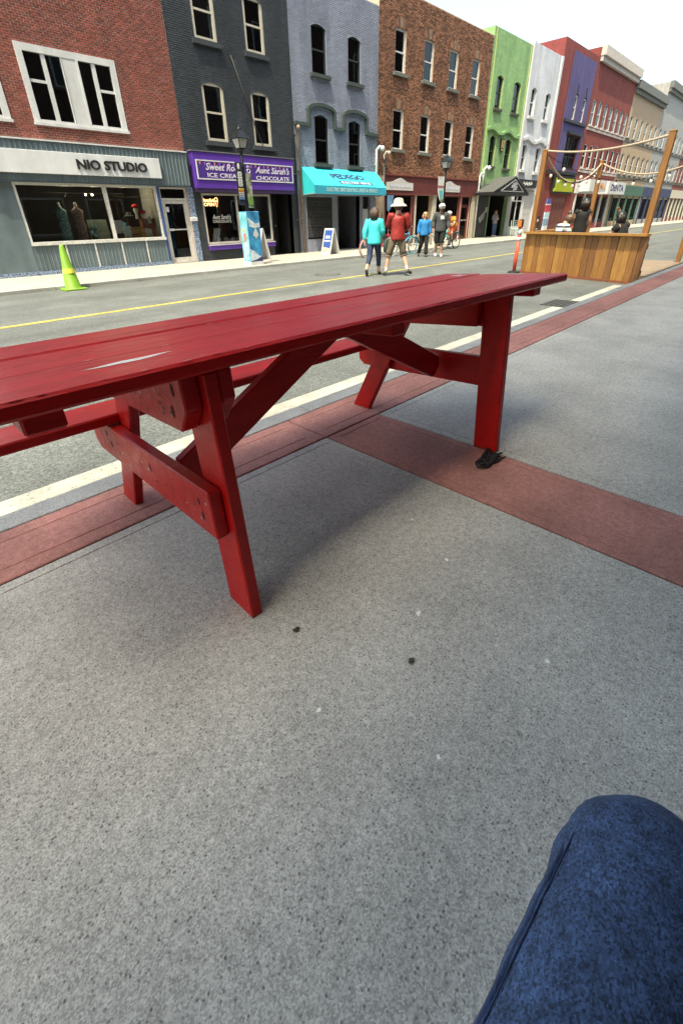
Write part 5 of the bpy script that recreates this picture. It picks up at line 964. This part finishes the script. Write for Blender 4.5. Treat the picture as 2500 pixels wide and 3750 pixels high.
def loft(mb, pts, rad, seg=16, rk=0.):
    """closed tube of elliptical rings, wide axis kept level across the body"""
    n = len(pts); vs = []; fs = []
    for i, p in enumerate(pts):
        d = (pts[min(i+1, n-1)]-pts[max(i-1, 0)]).normalized(); x = Vector((1, 0, 0)); x = x-d*x.dot(d)
        if x.length < .25: x = Vector((0, 1, 0))-d*d.y
        x.normalize(); y = d.cross(x).normalized(); rx, ry = rad[i] if isinstance(rad[i], tuple) else (rad[i], rad[i])
        for k in range(seg):
            a = 2*math.pi*k/seg; w_ = 1+rk*math.sin(3*a+i*2.1)*((i*7) % 3)/2; vs.append(p+x*rx*math.cos(a)*w_+y*ry*math.sin(a)*w_)
    for i in range(n-1):
        for k in range(seg): fs.append((i*seg+k, i*seg+(k+1) % seg, (i+1)*seg+(k+1) % seg, (i+1)*seg+k))
    fs += [tuple(range(seg-1, -1, -1)), tuple((n-1)*seg+k for k in range(seg))]; mb.add(vs, fs); return mb
def sub(pts, rad, k=3):
    """insert rings between the given ones so folds have somewhere to live"""
    P_, R_ = [], []; tup = lambda r: r if isinstance(r, tuple) else (r, r)
    for i in range(len(pts)-1):
        for j in range(k):
            u = j/k; P_.append(pts[i].lerp(pts[i+1], u)); r0, r1 = tup(rad[i]), tup(rad[i+1]); R_.append((r0[0]+(r1[0]-r0[0])*u, r0[1]+(r1[1]-r0[1])*u))
    return P_+[pts[-1]], R_+[tup(rad[-1])]
def top(name, m, loose=0., sleeve=1., hem=.10):
    def f(t, P, s):
        mb = MB(); lo = P['pel']+(P['pel']-P['sp']).normalized()*hem*s; up = P['ch'].lerp(P['nk'], .62); L_ = loose
        pts = ([lo] if hem > 0 else [])+[P['pel'], P['sp'], P['ch'], P['ch'].lerp(P['nk'], .35), up, P['nk']]
        rd = ([(.172+L_, .128+L_)] if hem > 0 else [])+[(.165+L_, .125+L_), (.148+L_, .112+L_), (.168+L_*.6, .122+L_*.6), (.178+L_*.4, .112+L_*.4), (.150, .088), (.070, .066)]
        p_, r_ = sub(pts, [tuple(q*s for q in x) for x in rd]); loft(mb, p_, r_, 18, .035)
        for sl_, el_, wr_ in (('sl', 'el', 'wl'), ('sr', 'er', 'wr')):
            a = P['ch'].lerp(P['nk'], .35).lerp(P[sl_], .55)
            if sleeve >= 1: pp = [a, P[sl_], P[sl_].lerp(P[el_], .5), P[el_], P[el_].lerp(P[wr_], .6), P[el_].lerp(P[wr_], .96)]; rr_ = [.075, .078+L_*.4, .068+L_*.4, .062+L_*.5, .052+L_*.5, .045+L_*.3]
            elif sleeve > 0: pp = [a, P[sl_], P[sl_].lerp(P[el_], sleeve)]; rr_ = [.075, .076+L_*.4, .070+L_*.5]
            else: continue
            p_, r_ = sub(pp, [x*s for x in rr_]); loft(mb, p_, r_, 12, .05)
        return mb.build(name, m, t, True)
    return f
def legs(name, m, loose=0., to=2., hemr=None, seated=False):
    def f(t, P, s):
        mb = MB(); L_ = loose
        w_ = P['pel'].lerp(P['sp'], .35); cr = (P['hl']+P['hr'])/2+Vector((0, 0, -.05*s)) if not seated else (P['hl']+P['hr'])/2+Vector((0, .06*s, -.02*s))
        p_, r_ = sub([w_, P['pel'], cr], [tuple(q*s for q in x) for x in ((.140, .108), (.158+L_*.4, .122+L_*.4), (.150+L_*.5, .108+L_*.5))]); loft(mb, p_, r_, 18, .02)
        for h_, k_, a_ in (('hl', 'kl', 'al'), ('hr', 'kr', 'ar')):
            pp = [P[h_]+(P['pel']-P[h_])*.15, P[h_].lerp(P[k_], .5)]; rr_ = [.098+L_*.5, .088+L_*.6]
            if to > 1: pp += [P[k_], P[k_].lerp(P[a_], (to-1)*.5), P[k_].lerp(P[a_], to-1)]; rr_ += [.070+L_*.7, .062+L_*.8, hemr or .052+L_]
            else: pp += [P[h_].lerp(P[k_], to)]; rr_ += [hemr or .082+L_]
            p_, r_ = sub(pp, [x*s for x in rr_]); loft(mb, p_, r_, 12, .05)
        return mb.build(name, m, t, True)
    return f
def shoes(m, sock=None):
    def f(t, P, s):
        for k_, a_, t_ in (('kl', 'al', 'tl'), ('kr', 'ar', 'tr')):
            d = (P[t_]-P[a_]); hz = Vector((d.x, d.y, 0)); heel = P[a_]-d*.28-Vector((0, 0, .035*s)); mid = P[a_].lerp(P[t_], .5)
            loft(MB(), [heel, heel.lerp(mid, .45), mid, P[t_], P[t_]+d*.22], [(.030*s, .030*s), (.040*s, .046*s), (.042*s, .038*s), (.044*s, .032*s), (.022*s, .018*s)], 12).build('shoe', m, t, True)
            if sock: loft(MB(), [P[a_], P[a_].lerp(P[k_], .13), P[a_].lerp(P[k_], .26)], [.046*s, .042*s, .046*s], 12).build('sock', sock, t, True)
    return f
def hair_cap(mb, c_, r, sc, front=.03, below=.035):
    """a ball of hair left open over the face"""
    q = MB().ball((0, 0, 0), r, 20, 16, sc); keep = []
    for f_ in q.f:
        cx = sum((Vector(q.v[i]) for i in f_), Vector())/len(f_)
        if not (cx.y > front and cx.z < below): keep.append(f_)
    return mb.add([Vector(p)+c_ for p in q.v], keep)
def bob(m, ln=.10):
    def f(t, P, s):
        hm = P['hm']; mb = hair_cap(MB(), hm+Vector((0, -.012, .012))*s, .116*s, (.98, 1.06, 1.02), .045*s, .045*s)
        hair_cap(mb, hm+Vector((0, -.02, -ln*.7))*s, .112*s, (1.02, .98, 1.15), .02*s, .3*s)
        rr_ = random.Random(int(ln*1000))
        for k in range(26):
            a = rr_.uniform(.35, math.pi-.35)+math.pi; r0 = .112*s; p = hm+Vector((math.cos(a)*r0, math.sin(a)*r0-.01*s, -.02*s)); mb.tube([p+Vector((0, 0, .08*s)), p+Vector((math.cos(a)*.012*s, math.sin(a)*.012*s, -.04*s)), p+Vector((rr_.uniform(-.01, .01)*s, .0, -(.07+ln*.9+rr_.uniform(0, .03))*s))], [.014*s, .018*s, .005*s], 5)
        mb.build('hair', m, t, True)
    return f
brown = mat('brown_hair', (.055, .032, .022), .5, .3, 30, .3, 60, stretch=(30, 30, 4)); blond = mat('fair_hair', (.36, .24, .12), .5, .25, 30, .3, 60); darkh = mat('dark_hair', (.014, .009, .008), .4, .3, 30, .3, 60)
teal = mat('turquoise_jacket', (.035, .56, .60), .7, .10, 9, .8, 16); denimd = mat('navy_denim', (.02, .035, .085), .8, .25, 12, .3, 60); redsh = mat('dark_red_shirt', (.26, .018, .016), .6, .22, 9, .9, 14); khaki = mat('khaki_cargo', (.15, .115, .08), .85, .2, 9, .7, 18)
bls = mat('blue_sweater', (.012, .17, .42), .85, .2, 9, .6, 20); gry = mat('charcoal_sweatshirt', (.045, .048, .052), .85, .15, 9, .5, 20); blk = mat('black_cloth', (.008, .008, .009), .85, .2, 9, .4, 20); snk = mat('dark_sneaker', (.03, .03, .032), .7); wsn = mat('white_sneaker', (.62, .62, .6), .6)
# woman in turquoise, striding away to the right
person('woman in turquoise jacket and cropped navy jeans walking on the yellow line', (9.6, 8.17, ZR), (.90, .44), 1.60,
       dict(kl=(-.10, -.10, .50), al=(-.12, -.34, .20), tl=(-.12, -.30, .05), kr=(.08, .20, .50), ar=(.08, .24, .09), tr=(.09, .38, .035), el=(-.24, -.10, 1.13), wl=(-.24, -.10, .92), er=(.23, .02, 1.12), wr=(.20, .18, 1.0)),
       [legs('jeans', denimd, .008, 1.62), top('jacket', teal, .022, 1, .14), shoes(snk)], hair=bob(brown, .10))
bagm = mat('dark_green_bag', (.04, .06, .055), .7, .2, 9, .3); t = thing('handbag', 'dark shoulder bag hanging beside the woman in turquoise', 'bag', (9.86, 8.0, .35)); MB().bbox(9.76, 9.98, 7.93, 8.02, .42, .74, .03).build('pouch', bagm, t, True); MB().tube([(9.78, 7.98, .73), (9.70, 8.10, 1.20), (9.94, 8.02, .73)], .010, 6).build('strap', black, t)
# man in dark red shirt and sun hat
def sunhat(t, P, s):
    c_ = P['hm']+Vector((0, 0, .045)); pr = [(.205*s, -.045*s), (.17*s, -.005*s), (.125*s, .012*s), (.118*s, .07*s), (.095*s, .115*s), (.05*s, .13*s), (0, .133*s)]
    MB().lathe(pr, c_, 24).lathe([(.205*s, -.052*s), (.12*s, .0*s)], c_, 24).build('sun_hat', mat('straw_hat', (.46, .44, .33), .9, .08, 30, .3, 80), t, True)
    hair_cap(MB(), P['hm']+Vector((0, -.012, .0))*s, .112*s, (.98, 1.04, 1.0), .03*s, .2*s).build('hair', brown, t, True)
person('man in dark red shirt, khaki shorts and straw sun hat on the yellow line', (9.98, 7.72, ZR), (.66, .75), 1.73,
       dict(kl=(-.20, .06, .50), al=(-.28, .02, .09), tl=(-.30, .16, .035), kr=(.17, .02, .51), ar=(.26, -.14, .14), tr=(.37, -.02, .06), sl=(-.19, -.01, 1.38), sr=(.19, -.01, 1.38), el=(-.23, .10, 1.15), wl=(-.10, .26, 1.06), er=(.27, .03, 1.15), wr=(.16, .24, 1.02)),
       [legs('shorts', khaki, .018, 1.12, .088), top('shirt', redsh, .018, 1, .12), shoes(mat('grey_trainer', (.10, .095, .085), .7, .3, 20, 0), wsn)], hair=sunhat)
# woman in blue, facing the viewer
def fair(t, P, s):
    hm = P['hm']; mb = hair_cap(MB(), hm+Vector((0, -.02, .014))*s, .116*s, (.96, 1.02, 1.02), .035*s, .05*s)
    for sx in (-1, 1): mb.tube([hm+Vector((sx*.085, -.01, .05))*s, hm+Vector((sx*.105, .0, -.05))*s, hm+Vector((sx*.10, .01, -.15))*s], [.022*s, .034*s, .014*s], 8)
    mb.build('hair', blond, t, True)
person('smiling woman in blue sweater and black trousers crossing the road', (15.33, 10.62, ZR), (-.72, -.69), 1.50,
       dict(kl=(-.10, .12, .50), al=(-.09, .14, .09), tl=(-.10, .28, .035), kr=(.10, -.06, .48), ar=(.16, -.24, .16), tr=(.18, -.14, .05), el=(-.24, -.02, 1.12), wl=(-.26, .05, .90), er=(.24, -.02, 1.12), wr=(.26, .05, .90)),
       [legs('trousers', blk, .018, 1.95, .085), top('sweater', bls, .030, 1, .12), shoes(snk)], hair=fair, features=True)
# man in charcoal sweatshirt
def capped(t, P, s):
    hm = P['hm']; hair_cap(MB(), hm+Vector((0, .0, .03))*s, .116*s, (.98, 1.06, .86), 9, 9).bbox(hm.x-.07*s, hm.x+.07*s, hm.y+.08*s, hm.y+.19*s, hm.z+.035*s, hm.z+.048*s, .004).build('cap', wsn, t, True)
    hair_cap(MB(), hm+Vector((0, -.02, -.05))*s, .112*s, (1.02, .98, 1.25), .02*s, .3*s).build('hair', brown, t, True); MB().ball((hm.x, hm.y+.055*s, hm.z-.085*s), .062*s, 10, 8, (.9, .8, 1.1)).build('beard', mat('ginger_beard', (.17, .075, .035), .7, .2, 30, .3), t, True)
def chest_print(t, P, s):
    c_ = P['sp'].lerp(P['ch'], .75)+Vector((-.03, .152, .03))*s; MB().prism([(c_.x-.07*s, c_.z-.06*s), (c_.x-.02*s, c_.z-.03*s), (c_.x+.05*s, c_.z-.07*s), (c_.x+.07*s, c_.z+.05*s), (c_.x, c_.z+.07*s), (c_.x-.06*s, c_.z+.04*s)], 'y', c_.y-.01, c_.y+.002).build('chest_print', wsn, t)
person('bearded man in charcoal sweatshirt, black shorts and white cap walking toward the viewer', (15.55, 10.08, ZR), (-.80, -.60), 1.76,
       dict(kl=(-.08, .10, .50), al=(-.08, .06, .09), tl=(-.09, .20, .035), kr=(.10, -.02, .50), ar=(.10, -.16, .12), tr=(.11, -.04, .04), el=(-.25, -.04, 1.14), wl=(-.28, .06, .93), er=(.26, -.04, 1.14), wr=(.27, .08, .93)),
       [legs('shorts', blk, .018, 1.08, .085), top('sweatshirt', gry, .026, 1, .12), chest_print, shoes(wsn)], hair=capped, features=True, skin=skin2)
# cyclist
def helmet(t, P, s):
    hm = P['hm']; MB().ball((hm.x, hm.y, hm.z+.055*s), .122*s, 16, 10, (.92, 1.15, .74)).build('helmet', mat('white_helmet', (.50, .58, .56), .4), t, True)
person('cyclist in orange patterned shirt and white helmet leaning over a mint bicycle', (19.66, 12.05, ZR+.02), (-1, 0.02), 1.62,
       dict(pel=(0, .0, 1.00), sp=(0, .10, 1.12), ch=(0, .26, 1.26), nk=(0, .36, 1.35), hb=(0, .41, 1.40), hm=(0, .46, 1.46), ht=(0, .47, 1.55), nose=(0, .55, 1.44), sl=(-.17, .28, 1.32), sr=(.17, .28, 1.32), el=(-.26, .38, 1.12), er=(.26, .38, 1.12), wl=(-.27, .46, 1.06), wr=(.27, .46, 1.06), hl=(-.09, .02, .97), hr=(.09, .02, .97), kl=(-.11, .30, .70), kr=(.11, .16, .55), al=(-.10, .20, .42), ar=(.10, .06, .20), tl=(-.10, .34, .38), tr=(.10, .20, .15)),
       [legs('shorts', mat('orange_shorts', (.42, .07, .02), .7), .012, .9), top('shirt', mat('orange_print_shirt', (.50, .07, .015), .7, .4, 9, .5, 18, col2=(.62, .27, .03)), .022, .7, .08), shoes(snk)], hair=helmet)
# person in the black doorway
person('person in grey hoodie and blue jeans standing in the dark doorway', (29.9, F-.25, ZF), (-.3, -1), 1.52, dict(wl=(-.05, .2, 1.1), wr=(.10, .22, 1.15)), [legs('jeans', mat('mid_denim', (.06, .10, .20), .8), .004, 1.95), top('hoodie', mat('grey_hoodie', (.26, .25, .26), .85, .1, 8, .4), .02), shoes(wsn)], hair=bob(blond, .06))
# patio guests
person('woman in sleeveless black top with dark bobbed hair, back turned, on the patio', (13.85, 4.68, ZR+.09), (.86, .5), 1.62, dict(hm=(.03, .03, 1.585), ht=(.03, .02, 1.665), el=(-.23, .0, 1.13), er=(.23, .02, 1.13), wl=(-.20, .2, .98), wr=(.22, .16, .95)), [legs('trousers', blk, .008, 1.95), top('top', blk, .014, .10, .10), shoes(snk)], hair=bob(darkh, .085))
SEAT = dict(pel=(0, 0, .52), sp=(0, .04, .66), ch=(0, .10, .84), nk=(0, .15, .98), hb=(0, .18, 1.05), hm=(0, .21, 1.12), ht=(0, .21, 1.20), nose=(0, .32, 1.10), sl=(-.17, .10, .93), sr=(.17, .10, .93), el=(-.24, .22, .72), er=(.24, .22, .72), wl=(-.14, .42, .70), wr=(.14, .42, .70), hl=(-.09, .02, .50), hr=(.09, .02, .50), kl=(-.11, .44, .50), kr=(.11, .44, .50), al=(-.11, .44, .09), ar=(.11, .44, .09), tl=(-.11, .58, .035), tr=(.11, .58, .035))
def bun(t, P, s):
    hm = P['hm']; mb = hair_cap(MB(), hm+Vector((0, -.015, .012))*s, .118*s, (.98, 1.06, 1.02), .04*s, .045*s); mb.ball((hm.x, hm.y-.04*s, hm.z+.14*s), .052*s, 10, 8)
    rr_ = random.Random(1)
    for k in range(14): a = rr_.uniform(0, 6.28); p = Vector((hm.x, hm.y-.04*s, hm.z+.14*s)); mb.tube([p, p+Vector((math.cos(a)*.06, math.sin(a)*.05, rr_.uniform(-.02, .07)))*s], [.012*s, .003*s], 4)
    mb.build('hair', mat('streaked_hair', (.10, .055, .03), .5, .4, 30, .3), t, True)
stripes = mat('striped_cotton', (.62, .63, .65), .8, .05, 8, .2)
_nt = stripes.node_tree; _wv = _nt.nodes.new('ShaderNodeTexWave'); _wv.bands_direction = 'Z'; _wv.inputs['Scale'].default_value = 2.6; _wv.inputs['Distortion'].default_value = .5; _tc = _nt.nodes.new('ShaderNodeTexCoord'); _nt.links.new(_tc.outputs['Object'], _wv.inputs['Vector']); _cr = _nt.nodes.new('ShaderNodeValToRGB'); _cr.color_ramp.interpolation = 'CONSTANT'; _cr.color_ramp.elements[0].color = (.02, .025, .04, 1); _cr.color_ramp.elements[1].position = .30; _cr.color_ramp.elements[1].color = (.50, .51, .53, 1); _nt.links.new(_wv.outputs['Fac'], _cr.inputs[0]); _nt.links.new(_cr.outputs[0], _nt.nodes['Principled BSDF'].inputs['Base Color'])
def stool(label, x, y, z=ZR+.09):
    t = thing('stool', label, 'stool', (x, y, z)); MB().lathe([(0, .44), (.17, .44), (.17, .40), (0, .40)], (x, y, z), 14).build('seat', dkwood, t)
    for a in range(4): MB().tube([(x+.14*math.cos(a*1.57+.8), y+.14*math.sin(a*1.57+.8), z), (x+.10*math.cos(a*1.57+.8), y+.10*math.sin(a*1.57+.8), z+.40)], .014, 6).build('leg', dkwood, t)
person('person in navy and white striped top bent over at the patio fence', (13.2, 4.98, ZR+.09), (.72, -.69), 1.78, {**SEAT, 'hm': (0, .26, 1.09), 'ht': (0, .28, 1.17), 'nose': (0, .37, 1.06)}, [legs('jeans', denimd, .004, 1.95, None, True), top('top', stripes, .03, 1, 0), shoes(wsn)], hair=bun); stool('wooden stool under the person in the striped top', 13.2, 4.98)
person('seated person in black T-shirt with raised arm at the right of the patio', (14.0, 3.62, ZR+.09), (.3, .95), 1.78, {**SEAT, 'er': (.28, .30, 1.0), 'wr': (.16, .34, 1.2), 'el': (-.24, .22, .72)}, [legs('jeans', denimd, .004, 1.95, None, True), top('top', blk, .016, .5, 0), shoes(snk)], hair=bob(darkh, .08)); stool('wooden stool under the person in the black T-shirt', 14.0, 3.62)
# seated figure beside the viewpoint: only one denim knee reaches into view
jeans = mat('blue_jeans', (.036, .066, .140), .9, .22, 9, .3, 500, grain=.6, gscale=430, fine=.25, fscale=60)
PS = dict(pel=(0, 0, .55), sp=(0, -.06, .72), ch=(0, -.13, .90), nk=(0, -.18, 1.04), hb=(0, -.19, 1.11), hm=(0, -.19, 1.19), ht=(0, -.20, 1.27), nose=(0, -.08, 1.18), sl=(-.17, -.15, .98), sr=(.17, -.15, .98), el=(-.25, -.14, .76), er=(.25, -.14, .76), wl=(-.20, .0, .64), wr=(.20, .05, .64), hl=(-.10, .04, .54), hr=(.10, .04, .54), kl=(-.11, .435, .57), kr=(.22, .44, .55), al=(-.10, .20, .09), ar=(.22, .20, .09), tl=(-.10, .34, .035), tr=(.22, .34, .035))
ph = person('seated person in blue jeans, one knee showing at the lower right', (-.075, -.205, 0), (1, 0), 1.72, PS, [top('shirt', gry, .0, .5, 0), shoes(wsn)], hair=bob(brown, .05))
Q = {k: Vector(v) for k, v in {**J0, **PS}.items()}; mbj = MB()
loft(mbj, *sub([Q['pel'].lerp(Q['sp'], .4), Q['pel'], Q['pel']+Vector((0, .08, -.02))], [(.15, .12), (.165, .13), (.13, .11)]), 20)
for h_, k_, a_ in (('hl', 'kl', 'al'), ('hr', 'kr', 'ar')):
    kn = Q[k_]; hp = Q[h_]; an = Q[a_]; path = [hp, hp.lerp(kn, .3), hp.lerp(kn, .6), hp.lerp(kn, .85), kn+Vector((0, .02, 0)), kn+Vector((0, .05, -.05)), kn.lerp(an, .22)+Vector((0, .035, 0)), kn.lerp(an, .5), kn.lerp(an, .96)]
    p_, r_ = sub(path, [.105, .100, .094, .090, .088, .086, .082, .076, .078], 6)
    n0 = len(mbj.v); loft(mbj, p_, r_, 40)
    for q in range(n0, len(mbj.v)):                         # soft folds gathered at the knee
        v = Vector(mbj.v[q]); dk = (v-kn).length; f_ = math.exp(-(dk/.17)**2); n_ = Vector((v.x-kn.x, 0, v.z-kn.z)); 
        if n_.length > 1e-4: v += n_.normalized()*f_*(.0022*math.sin(v.y*95+v.x*40)+.002*math.sin(v.y*57-v.x*70+1)); mbj.v[q] = tuple(v)
jo = mbj.build('jeans', jeans, ph, True)
sp_ = [Q['hl']+Vector((-.100, .02, .02)), Q['hl'].lerp(Q['kl'], .4)+Vector((-.094, .0, .025)), Q['hl'].lerp(Q['kl'], .75)+Vector((-.086, .0, .03)), Q['hl'].lerp(Q['kl'], .95)+Vector((-.080, .015, .035))]
MB().tube(sp_, .0028, 6).tube([p+Vector((.002, 0, .011)) for p in sp_], .0012, 5).build('seam', mat('seam_denim', (.02, .035, .09), .9, .3, 60, .5, 300), jo, True)
stool('plain wooden stool under the seated person in jeans', -.08, -.22, 0)
